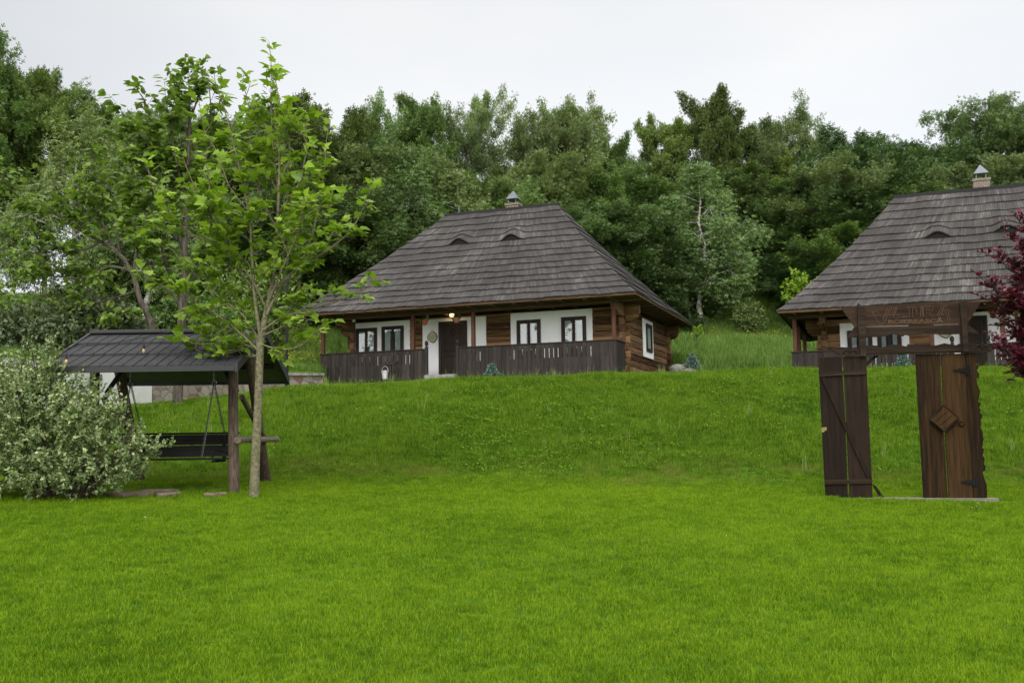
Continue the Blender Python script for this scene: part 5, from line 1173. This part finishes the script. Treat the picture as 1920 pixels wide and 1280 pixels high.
limb_tree('catalpa_tree', 'leaning tree with drooping leaves arching to the left behind the shrub', 'tree', 31.5, (300, 690),
    [(300, 690, 0, .095), (285, 610, 0, .09), (262, 560, 0, .085), (250, 515, 0, .075), (232, 485, 0, .065), (212, 465, 0, .05), (180, 448, 0, .04), (150, 432, 0, .04), (120, 410, 0, .02)],
    [(.6, .045, [(246, 508), (205, 500), (165, 520), (120, 520), (70, 510), (30, 480)]), (-.6, .04, [(225, 475), (215, 420), (200, 370), (190, 310)]),
     (.3, .045, [(175, 446), (145, 410), (150, 370), (140, 330)]), (-.5, .035, [(140, 425), (100, 400), (60, 400), (30, 420)]),
     (.8, .04, [(250, 515), (255, 450), (240, 390), (250, 330), (240, 290)]), (-.8, .035, [(190, 452), (150, 470), (100, 460), (60, 450)]),
     (.4, .03, [(255, 545), (210, 560), (160, 570), (110, 570)]), (-.4, .03, [(215, 466), (180, 400), (160, 340), (170, 300)]), (.2, .03, [(270, 580), (230, 590), (190, 600)])],
    'leaf_mid', 'bark_grey', 'heart', (.15, .29), .26, .78, 9, 33, droop=.9, petiole=.09)
# branch tips of another tree reaching in at the left edge
limb_tree('lime_tree', 'light green tree reaching in at the left edge of the picture', 'tree', 19, (-110, 760),
    [(-110, 760, 0, .10), (-105, 600, 0, .09), (-95, 450, 0, .06), (-80, 330, 0, .03), (-70, 250, 0, .01)],
    [(.3, .012, [(-95, 450), (-50, 390), (-10, 350), (30, 330)]), (-.3, .012, [(-92, 430), (-50, 340), (-10, 320), (35, 360)]), (.4, .012, [(-100, 520), (-60, 500), (-20, 480), (20, 500)]), (-.4, .012, [(-100, 560), (-50, 540), (0, 540), (30, 560)]),
     (.2, .025, [(-85, 350), (-50, 290), (-30, 260)])],
    'leaf_mid', 'bark_grey', 'diamond', (.08, .14), .12, .45, 12, 34, droop=.6)
# crimson plum at the right edge
RT = [(2010, 1000, 0, .07), (2008, 900, 0, .065), (2005, 800, 0, .06), (2000, 700, 0, .05), (1995, 600, 0, .035), (1990, 500, 0, .02), (1985, 420, 0, .006)]
RL = []
random.seed(9)
for (a, b) in [(1850, 560), (1862, 480), (1875, 600), (1845, 525), (1890, 440), (1905, 530), (1880, 655), (1868, 640), (1915, 470), (1925, 600), (1900, 620), (1935, 520), (1895, 560), (1925, 650), (1930, 425), (1975, 560), (2050, 560), (2060, 480), (1915, 420), (1888, 500)]:
    y0 = b + random.uniform(60, 110); RL.append((random.uniform(-.55, .55), .012, [(2000 if y0 > 560 else 1993, y0), (a * .5 + 1000, (y0 + b) / 2 + 4), (a, b)]))
RL.append((-.1, .006, [(1998, 720), (1960, 700), (1925, 690), (1905, 694)]))
limb_tree('plum_tree', 'crimson leaved plum tree at the right edge of the picture', 'tree', 12.5, (2010, 1000), RT, RL, 'leaf_red', 'bark', 'diamond', (.05, .085), .034, .25, 15, 35, droop=.1, petiole=.012)

# ------------------------------------------------------------------ swing
SY = [13.35, 14.9, 16.45]; SX0, SX1 = -6.32, -3.72
gs = hz(-5, 14.6)
sw = thing('garden_swing', 'black roofed garden swing on log legs left of the plane tree', 'swing', (-5.0, 14.9, gs))
ez = 1.045; rz_ = 1.67
def roofz(y): return ez + (rz_ - ez) * (1 - abs(y - SY[1]) / (SY[1] - SY[0]))
def slope(y0, y1, lift): return [(y0, roofz(y0) + lift), (y1, roofz(y1) + lift)]
rp = MB(); NT = 3
for sgn in (-1, 1):
    for c in range(NT):       # stepped courses of interlocking tiles
        f0, f1 = c / NT, (c + 1) / NT
        ya = SY[1] + sgn * (SY[1] - SY[0]) * (1 - f0); yb_ = SY[1] + sgn * (SY[1] - SY[0]) * (1 - f1)
        nT = 17
        for k in range(nT):
            xa = SX0 + (SX1 - SX0) * k / nT + .004; xb = SX0 + (SX1 - SX0) * (k + 1) / nT - .004
            za, zb = roofz(ya), roofz(yb_); j = random.uniform(-.002, .002)
            rp.hexa([(xa, ya, za + .012), (xb, ya, za + .012), (xb, yb_, zb + .004), (xa, yb_, zb + .004), (xa, ya, za + .045 + j), (xb, ya, za + .045 + j), (xb, yb_, zb + .016 + j), (xa, yb_, zb + .016 + j)])
            rp.hexa([(xb - .001, ya, za + .04), (xb + .009, ya, za + .04), (xb + .009, yb_, zb + .014), (xb - .001, yb_, zb + .014), (xb - .001, ya, za + .054), (xb + .009, ya, za + .054), (xb + .009, yb_, zb + .027), (xb - .001, yb_, zb + .027)])
ro = rp.build('roof', M['tile'], sw, world=True); POSE[ro.name] = POSE[sw.name]
m = MB()
for sgn in (-1, 1):      # boarding beneath and rake boards
    ye, yr_ = SY[1] + sgn * (SY[1] - SY[0]), SY[1]
    m.hexa([(SX0 + .02, ye, ez - .015), (SX1 - .02, ye, ez - .015), (SX1 - .02, yr_, rz_ - .015), (SX0 + .02, yr_, rz_ - .015), (SX0 + .02, ye, ez + .008), (SX1 - .02, ye, ez + .008), (SX1 - .02, yr_, rz_ + .008), (SX0 + .02, yr_, rz_ + .008)])
m.build('roof_boarding', plain('grey_green_soffit', (0.075, 0.075, 0.068), .7), ro, world=True)
m = MB()
for sgn in (-1, 1):
    ye, yr_ = SY[1] + sgn * (SY[1] - SY[0] + .01), SY[1] + sgn * .002
    for xa, xb in ((SX0 - .03, SX0 + .01), (SX1 - .01, SX1 + .03)):
        m.hexa([(xa, ye, ez - .06), (xb, ye, ez - .06), (xb, yr_, rz_ - .06), (xa, yr_, rz_ - .06), (xa, ye, ez + .055), (xb, ye, ez + .055), (xb, yr_, rz_ + .055), (xa, yr_, rz_ + .055)])
    m.box(SX0 + .012, SX1 - .012, min(ye, ye - sgn * .03), max(ye, ye - sgn * .03), ez - .05, ez + .022, ch=.003)
m.box(SX0 - .02, SX1 + .02, SY[1] - .07, SY[1] + .07, rz_ + .018, rz_ + .075, ch=.012)
m.build('trim', M['anthracite'], ro, world=True)
ro.parent = sw
# rafters and ridge log
m = MB(); m.tube([(SX0 + .1, SY[1], rz_ - .13), (SX1 - .08, SY[1], rz_ - .13)], .06, 10)
for yy in (14.15, 15.75): m.tube([(SX0 + .08, yy, roofz(yy) - .09), (SX1 - .05, yy, roofz(yy) - .09)], .045, 10)
m.build('roof_beam', M['black_wood'], sw, world=True)
def log(pts, r, name, mat='pole'):
    m = MB(); q = [Vector(p) for p in pts]; sub = []
    for i in range(len(q) - 1):
        for k in range(5): sub.append(q[i].lerp(q[i + 1], k / 5) + Vector((random.gauss(0, .004), random.gauss(0, .004), 0)))
    sub.append(q[-1]); rr = [r[0] + (r[1] - r[0]) * i / (len(sub) - 1) + random.gauss(0, .0015) for i in range(len(sub))]; m.tube(sub, rr, 14); return m.build(name, M[mat], sw, world=True, smooth=False)
for X_ in (-4.0, -6.02):
    log([(X_ + .04, 14.25, hz(X_, 14.25) - .1), (X_ - .12, 14.60, rz_ - .22)], (.078, .068), 'leg'); log([(X_ - .01, 16.25, hz(X_, 16.25) - .1), (X_ + .0, 14.98, rz_ - .1)], (.085, .075), 'leg')
    log([(X_ - .12 if X_ < -5 else X_ - .10, 14.12, .075), (X_ - .10, 16.9, .13)] if X_ < -5 else [(X_ + .115, 14.1, .075), (X_ + .12, 16.40, .09)], (.048, .046), 'crossbar', 'pole_y')
    log([(X_ + .04, 14.55, .70), (X_ + .05, 15.85, .12)], (.042, .042), 'brace')
    s_ = -1 if X_ > -5 else 1
    log([(X_ + s_ * .05, 14.62, .78), (X_ + s_ * .42, 14.7, 1.40)], (.035, .035), 'brace', 'black_wood')
# bench hung on chains
bench = MB(); bx0, bx1 = -5.86, -4.22
def bp(x, d, z): return (x, 15.02 + d, z)
# backrest boards lean back a little, seat slats towards the viewer
bk = MB()
for (z0, z1) in ((-.165, .005), (.015, .165)):
    dd0, dd1 = (z0 + .18) * .25, (z1 + .18) * .25; e = -.02 * 0
    t0 = (z0 + .18) * .16; t1 = (z1 + .18) * .16
    bk.hexa([bp(bx0 - t0, dd0, z0), bp(bx1 + t0, dd0, z0), bp(bx1 + t0, dd0 + .03, z0), bp(bx0 - t0, dd0 + .03, z0), bp(bx0 - t1, dd1, z1), bp(bx1 + t1, dd1, z1), bp(bx1 + t1, dd1 + .03, z1), bp(bx0 - t1, dd1 + .03, z1)])
bk.hexa([bp(bx0 - .07, .07, .17), bp(bx1 + .07, .07, .17), bp(bx1 + .07, .14, .17), bp(bx0 - .07, .14, .17), bp(bx0 - .07, .07, .20), bp(bx1 + .07, .07, .20), bp(bx1 + .07, .14, .20), bp(bx0 - .07, .14, .20)])
bk.build('backrest', M['black_wood'], sw, world=True)
st = MB()
for k in range(5): st.box(bx0, bx1, 14.56 + k * .092, 14.56 + k * .092 + .082, -.205, -.18, ch=.004)
st.build('seat', M['black_wood'], sw, world=True)
fr = MB()
for xx in (bx0 + .12, bx1 - .16): fr.box(xx, xx + .05, 14.54, 15.05, -.245, -.207, ch=.004); fr.box(xx, xx + .05, 15.055, 15.09, -.24, .16, ch=.004)
fr.tube([(bx1 - .18, 14.62, -.175), (bx1 - .14, 14.70, -.06), (bx1 - .0, 14.95, -.13)], .012, 6)
fr.build('seat_frame', M['black_wood'], sw, world=True)
def chain(a, b, name='chain', r=.0055, ln=.045):
    a, b = Vector(a), Vector(b); d = (b - a); L = d.length; d.normalize(); n = int(L / (ln * .74)); m = MB(); o1 = d.orthogonal().normalized(); o2 = d.cross(o1)
    for i in range(n):
        c = a + d * (L * (i + .5) / n); o = o1 if i % 2 else o2
        pts = [c + d * (math.cos(t) * ln * .5) + o * (math.sin(t) * ln * .30) for t in np.linspace(0, 6.283, 9)]
        m.tube(pts, r, 4, cap=False)
    m.build(name, M['chain'], sw, world=True)
for xx in (-4.47, -5.72):
    top = (xx, 14.92, roofz(14.6) - .1); ring = (xx, 14.92, .96 * 1.0 - .0)
    chain((xx, 14.9, 1.5), (xx, 14.9, .93)); chain((xx, 14.9, .93), (xx - .07, 14.58, -.17)); chain((xx, 14.9, .93), (xx + .10, 15.12, .19))
    rr = MB(); rr.tube([(xx + .03 * math.cos(t), 14.9, .93 + .045 * math.sin(t)) for t in np.linspace(0, 6.283, 13)], .008, 6); rr.build('ring', M['chain'], sw, world=True)

# paving slabs half sunk in the grass under the swing
for i, (px, py, a, b_, lb) in enumerate([(250, 905, .34, .16, 'brown paving slab under the swing nearest the shrub'), (318, 902, .17, .13, 'pale paving slab under the middle of the swing bench'), (405, 905, .16, .10, 'small paving slab nearest the front log leg'), (225, 893, .25, .1, 'paving slab partly under the shrub edge'), (300, 917, .3, .09, 'broken paving slab in the grass in front of the swing')]):
    Yp = 14.4
    for _ in range(4): Yp = hz((px - 960) / F * Yp, Yp) / (ray(px, py).z / ray(px, py).y) if abs(ray(px, py).z) > 1e-6 else Yp
    Yp = min(max(Yp, 13.8), 15.6); x = (px - 960) / F * Yp; g = hz(x, Yp); m = MB(); r_ = np.random.default_rng(i)
    m.loft([[(x + a * q * r_.uniform(.8, 1.1) * math.cos(t), Yp + b_ * 2.8 * q * r_.uniform(.8, 1.1) * math.sin(t), g + z) for t in np.linspace(0, 6.283, 10)[:-1]] for z, q in ((-.05, 1), (.030, 1), (.040, .93))])
    tag(m.build('paving_slab', M['paving']), lb, 'paving slab', 'sunken paving slabs under the swing')

# ------------------------------------------------------------------ lamp post and festoon lights
lp = at(537, 724, 26.5); lz = hz(lp.x, 26.5)
t = thing('lamp_post', 'slim black lamp post left of the middle cottage', 'lamp post', (lp.x, 26.5, lz))
top = at(537, 508, 26.5).z - lz
m = MB(); m.tube([(0, 0, -.2), (0, 0, .95)], .047, 12); m.tube([(0, 0, .95), (0, 0, .98)], .055, 12); m.tube([(0, 0, .98), (0, 0, top - .1)], .036, 12)
m.build('pole', M['black'], t)
m = MB(); m.tube([(0, 0, top - .12), (.02, 0, top + .04), (.10, 0, top + .12), (.22, 0, top + .12), (.30, 0, top + .05)], .02, 8); m.tube([(-.1, 0, top - .9), (0, 0, top - .9)], .012, 6); m.build('arm', M['black'], t)
m = MB(); m.loft([[(.30 + r * math.cos(a), r * math.sin(a), top + dz) for a in np.linspace(0, 6.283, 15)[:-1]] for dz, r in ((.05, .03), (.02, .07), (-.06, .17), (-.075, .17))]); m.build('lamp_shade', M['black'], t)
cab = [(-60, 648), (0, 651), (125, 652), (200, 645), (270, 633), (340, 618), (393, 600), (450, 588), (490, 584), (536, 580)]
deps = [13.0, 13.0, 13.0, 13.3, 13.8, 15, 17, 20, 22.5, 26.3]
t = thing('festoon_lights', 'black cable with hanging amber bulbs strung across the swing roof', 'string lights', at(125, 652, 13.0))
m = MB(); m.tube([at(a, b, d) for (a, b), d in zip(cab, deps)], [.005] * 5 + [.006, .008, .009, .010, .012], 6); m.build('cable', M['cable'], t, world=True)
for (px, py, d, ln) in ((125, 652, 13.0, 20), (270, 633, 13.8, 20), (393, 600, 17, 20)):
    a = at(px, py, d); k = d / F; m = MB(); m.tube([a, a + Vector((0, 0, -ln * .75 * k))], .004, 5); m.tube([a + Vector((0, 0, -ln * .7 * k)), a + Vector((0, 0, -ln * .7 * k - .05))], .018, 8); h = m.build('bulb_holder', M['cable'], t, world=True)
    c = a + Vector((0, 0, -ln * .7 * k - .05)); m = MB(); m.loft([[(c.x + r * math.cos(q), c.y + r * math.sin(q), c.z + dz) for q in np.linspace(0, 6.283, 11)[:-1]] for dz, r in ((0, .012), (-.02, .019), (-.04, .020), (-.055, .013), (-.062, .004))]); b = m.build('bulb', M['bulb'], t, world=True, smooth=True)

# ------------------------------------------------------------------ carved wooden gate
GY = R(-11); GU = Vector((math.cos(GY), math.sin(GY), 0)); GN = Vector((-math.sin(GY), math.cos(GY), 0))
gp = at(1700, 936, 14.15); GO = Vector((gp.x, gp.y, 0)); GO.z = gp.z; print('gate z', gp.z, 'ground', hz(gp.x, gp.y))
gt = thing('wooden_gate', 'dark carved wooden gateway with two plank leaves standing on the lawn', 'gate', GO, GY)
def G(zx, zy, off=0.0):        # from the 3.048x crop that starts at (1500, 540)
    d = ray(1500 + zx / 3.0476, 540 + zy / 3.0476); k = (GO.dot(GN) + off) / d.dot(GN); p = d * k - GO; return (p.dot(GU), off, p.z)
def G2(zx, zy, off=0.0): return G((zx / 6.4 + 60) * 3.0476, zy / 6.4 * 3.0476, off)
def plank(mb, poly, off, th, mi=0): mb.prism([G(x, y, off) for x, y in poly], (0, th, 0), mi)
# left leaf
m = MB(); plank(m, [(105, 396), (237, 393), (256, 690), (275, 1200), (146, 1203)], 0, .035); plank(m, [(246, 392), (378, 388), (415, 1198), (284, 1200), (262, 690)], 0, .035)
leafL = m.build('gate_leaf', M['gate_dark'], gt); leafL['label'] = 'narrow dark left leaf with a diagonal brace'
m = MB(); plank(m, [(112, 479), (378, 468), (380, 492), (112, 504)], -.03, .027); m.build('batten', M['gate_x'], leafL)
m = MB(); plank(m, [(142, 1096), (413, 1088), (414, 1114), (142, 1122)], -.03, .027); m.build('batten', M['gate_x'], leafL)
m = MB(); plank(m, [(118, 508), (142, 508), (412, 1086), (386, 1086)], -.03, .028); m.build('diagonal_brace', M['gate_dark'], leafL)
m = MB(); plank(m, [(122, 797), (152, 793), (153, 812), (140, 814), (138, 822), (124, 822)], -.012, .01); m.tube([G(118, 803, -.018), G(148, 803, -.018)], .004, 6); m.build('latch', M['brass'], leafL)
m = MB(); m.prism([G(412, 1118, .03), G(436, 1130, .03), G(482, 1196, .03), G(456, 1198, .03)], (0, .05, 0)); m.prism([G(378, 425, .03), G(425, 385, .03), G(452, 385, .03), G(382, 442, .03)], (0, .05, 0)); m.build('strut', M['gate_dark'], gt)
# right leaf
m = MB(); plank(m, [(660, 378), (800, 376), (812, 660), (845, 1197), (707, 1197)], 0, .04); plank(m, [(808, 376), (941, 374), (962, 700), (990, 1198), (853, 1197), (820, 670)], 0, .04)
leafR = m.build('gate_leaf', M['gate_brown'], gt); leafR['label'] = 'brown right leaf with a carved diamond and jagged edge plank'
edge = [(1000, 370), (1003, 400), (1010, 415), (1003, 432), (1022, 450), (1012, 470), (1024, 490), (1022, 512), (1008, 516), (1012, 545), (1029, 590), (1022, 630), (1018, 648), (1034, 655), (1030, 672), (1022, 682), (1034, 694), (1027, 712), (1041, 722), (1040, 742), (1032, 752), (1036, 780), (1030, 790), (1040, 815), (1050, 860), (1044, 895), (1040, 910), (1052, 920), (1048, 945), (1042, 955), (1056, 972), (1050, 1000), (1060, 1020), (1058, 1042), (1044, 1048), (1052, 1080), (1068, 1130), (1070, 1197)]
m = MB(); plank(m, [(946, 372)] + edge + [(992, 1198)], -.006, .042); m.build('carved_edge_plank', M['gate_brown'], leafR)
def pyramid(mb, c, pts, off0, off1, inner):
    A = [G(x, y, off0) for x, y in pts]; B = [G(c[0] + (x - c[0]) * inner, c[1] + (y - c[1]) * inner, off1) for x, y in pts]
    for i in range(4): j = (i + 1) % 4; mb.face([A[i], A[j], B[j], B[i]])
    return B
D4 = [(820, 668), (906, 742), (826, 818), (740, 748)]; c4 = (822, 744)
m = MB(); A = [G(x, y, -.002) for x, y in D4]; m.prism(A, (0, -.045, 0)); B0 = pyramid(m, c4, D4, -.047, -.075, .93); m.face(B0); 
for q0, q1, o0 in ((.93, .78, -.075), (.78, .72, -.058)):
    a_ = [G(c4[0] + (x - c4[0]) * q0, c4[1] + (y - c4[1]) * q0, -.076) for x, y in D4]
m.build('diamond_boss', M['gate_brown'], leafR)
m = MB()
for i in range(4):
    j = (i + 1) % 4; m.tube([G(*D4[i], -.07), G(*D4[j], -.07)], .012, 6)
for q in (-.45, -.15, .15, .45): m.tube([G(822 + q * 90 - 33, 744 + q * 70 + 28, -.077), G(822 + q * 90 + 33, 744 + q * 70 - 28, -.077)], .004, 4)
m.build('boss_moulding', M['gate_dark'], leafR)
m = MB(); cc = Vector(G(922, 776, -.006)); m.tube([cc + Vector((.034 * math.cos(a), -.006, .034 * math.sin(a))) for a in np.linspace(0, 6.283, 17)], .008, 6); m.tube([cc, cc + Vector((0, -.02, 0))], .02, 12); m.build('round_boss', M['gate_brown'], leafR)
def hinge(cx, cy):
    m = MB(); o = -.012
    m.prism([G(x + cx, y + cy, o) for x, y in [(0, 0), (14, -6), (26, -2), (40, -14), (52, -6), (70, -16), (84, -18), (84, 20), (70, 16), (52, 10), (40, 14), (26, 4), (14, 8)]], (0, -.006, 0))
    m.prism([G(x + cx + 84, y + cy, o) for x, y in [(2, -32), (8, -38), (14, -30), (14, 26), (8, 34), (2, 26)]], (0, -.008, 0))
    m.prism([G(x + cx + 72, y + cy, o - .001) for x, y in [(0, -26), (8, -32), (12, -22), (12, 18), (8, 28), (0, 22)]], (0, -.008, 0)); m.build('hinge', M['black'], leafR)
hinge(872, 468); hinge(916, 1106)
# lower header beam
m = MB(); top = []
for x, y in [(400, 690), (470, 684), (545, 690), (560, 718), (600, 712), (730, 676), (722, 700), (738, 675), (800, 682), (900, 700), (912, 672), (980, 680), (990, 668), (1060, 676), (1090, 668), (1160, 676), (1150, 686), (1230, 692), (1290, 676), (1350, 660), (1420, 674), (1500, 684), (1520, 668), (1560, 660)]:
    top.append(((x / 6.4 + 60) * 3.0476, y / 6.4 * 3.0476))
poly = [(160, 334), (300, 340)] + top + [(1010, 316), (1060, 322), (1157, 308), (1092, 364), (950, 366), (650, 374), (400, 384), (236, 386)]
m.prism([G(x, y, -.045) for x, y in poly], (0, .05, 0)); m.build('header_beam', M['gate_x'], gt)
m = MB(); m.prism([G(x, y, -.052) for x, y in [(380, 352), (950, 335), (1080, 340), (1088, 352), (950, 358), (380, 376)]], (0, .006, 0)); m.build('beam_moulding', M['gate_x'], gt)
# iron scrolls on the header ends
def scroll(cx, cy):
    m = MB()
    for sx in (-1, 1):
        m.tube([G(cx + sx * (4 + 10 * t + 7 * math.cos(t * 2.6)), cy - 8 + 10 * math.sin(t * 2.6) * (1 - t * .12) + 4 * t, -.056) for t in np.linspace(0, 4, 22)], .006, 5)
    m.tube([G(cx, cy - 26, -.056), G(cx, cy + 10, -.056)], .012, 6); m.build('iron_scroll', M['black'], gt)
scroll(286, 362); scroll(1040, 336)
# middle board with scalloped lower edge
low = [(1778, 552), (1640, 540), (1560, 548), (1390, 556), (1270, 552), (1180, 546), (1100, 538), (1060, 560), (1020, 560), (1000, 568), (960, 556), (940, 572), (880, 560), (860, 576), (820, 574), (780, 552), (720, 548), (650, 574), (560, 584), (410, 590), (180, 592)]
pl = [(270, 466), (410, 466), (920, 456), (920, 452), (1560, 436), (1640, 440)] + low
m = MB(); m.prism([G2(x, y, -.03) for x, y in pl], (0, .028, 0)); m.build('scalloped_board', M['gate_x'], gt)
# sign board
m = MB(); m.prism([G2(x, y, -.035) for x, y in [(105, 232), (380, 213), (900, 190), (1500, 172), (1790, 162), (1630, 425), (1560, 428), (1000, 440), (270, 462)]], (0, .03, 0)); sb = m.build('sign_board', M['sign_wood'], gt)
# carved letters: outlines
let = MB(); OL = -.038
def ol(pts, close=True, r=.0030):
    q = [G2(x, y, OL) for x, y in pts]; q = q + [q[0]] if close else q; let.tube(q, r, 5, cap=False)
ol([(478, 292), (545, 280), (605, 372), (668, 240), (720, 222), (625, 420), (565, 432), (512, 330)]); ol([(560, 300), (603, 392), (690, 250)], False)
ol([(745, 236), (775, 228), (728, 330), (800, 322), (818, 330), (810, 352), (690, 355)]); ol([(560, 428), (625, 420)], False)
ol([(785, 240), (735, 340)], False); ol([(838, 338), (905, 335), (905, 350), (840, 352)])
ol([(905, 230), (990, 224), (992, 240), (965, 244), (970, 350), (925, 352), (928, 246), (905, 246)]); ol([(995, 228), (1012, 260), (1020, 300)], False)
ol([(1070, 218), (1085, 218), (1082, 345), (1060, 345)]); ol([(1100, 218), (1180, 212), (1215, 240), (1200, 275), (1165, 288), (1235, 338), (1200, 345), (1135, 290), (1132, 345), (1100, 345)]); ol([(1132, 238), (1170, 234), (1180, 255), (1160, 268), (1132, 270)])
ol([(1262, 330), (1320, 215), (1382, 205), (1380, 220), (1340, 226), (1285, 332)]); ol([(1310, 320), (1345, 235), (1400, 262), (1418, 280), (1395, 300), (1420, 380), (1452, 400), (1400, 405), (1372, 300), (1345, 296), (1330, 330)]); ol([(1352, 255), (1385, 270), (1378, 285), (1350, 280)])
let.build('lettering', M['groove'], sb)
ca, cb = Vector(G2(668, 398, OL)), Vector(G2(1330, 382, OL)); L_ = (cb - ca).length
tm = text_mesh('lettering', 'BOIEREASCĂ', .075, M['groove'], sb, (0, 0, 0), (0, 0, 0), outline=.0022)
bpy.context.view_layer.update()
wd = tm.dimensions.x; sc = L_ / wd; mid = (ca + cb) / 2
tm.scale = (sc, 1.0, 1.0); tm.location = (mid.x, OL, mid.z - .012); tm.rotation_euler = (R(90), -math.atan2(cb.z - ca.z, cb.x - ca.x), 0)
# uprights in front
m = MB(); m.prism([G(x, y, -.085) for x, y in [(330, 85), (374, 118), (377, 200), (381, 382), (346, 385), (332, 220)]], (0, .048, 0)); m.build('upright', M['gate_x'], gt)
m = MB(); m.prism([G(x, y, -.085) for x, y in [(914, 82), (943, 60), (955, 84), (956, 215), (966, 360), (934, 364), (926, 230), (916, 120)]], (0, .048, 0)); m.build('upright', M['gate_x'], gt)
# sill on the grass
m = MB(); m.prism([G(x, y, -.05) for x, y in [(362, 1200), (440, 1197), (1138, 1200), (1141, 1226), (1000, 1224), (430, 1222), (362, 1222)]], (0, .14, 0)); m.build('sill', plain('weathered_sill', (.17, .155, .135), .8), gt)

# ------------------------------------------------------------------ trees across the lawn behind the viewer, seen in the window panes
for k, px_, Y, s in (('dark', -14, -32, 1.0), ('broad', -7, -36, 1.0), ('ash', 3, -33, .9), ('dark', 12, -37, 1.1)):
    co, to, h0 = PROTO[k][0]; t = thing('leafy_tree', 'tree on the far side of the lawn, reflected in the cottage windows', 'tree', (px_, Y, hz(px_, Y) - .1), 0, 'trees behind the viewer'); t.scale = (s, s, s)
    for src in (to, co): c = src.copy(); S.collection.objects.link(c); c.parent = t
print('objects', len(S.objects), 'verts', sum(len(o.data.vertices) for o in S.objects if o.type == 'MESH') // 1000, 'k')
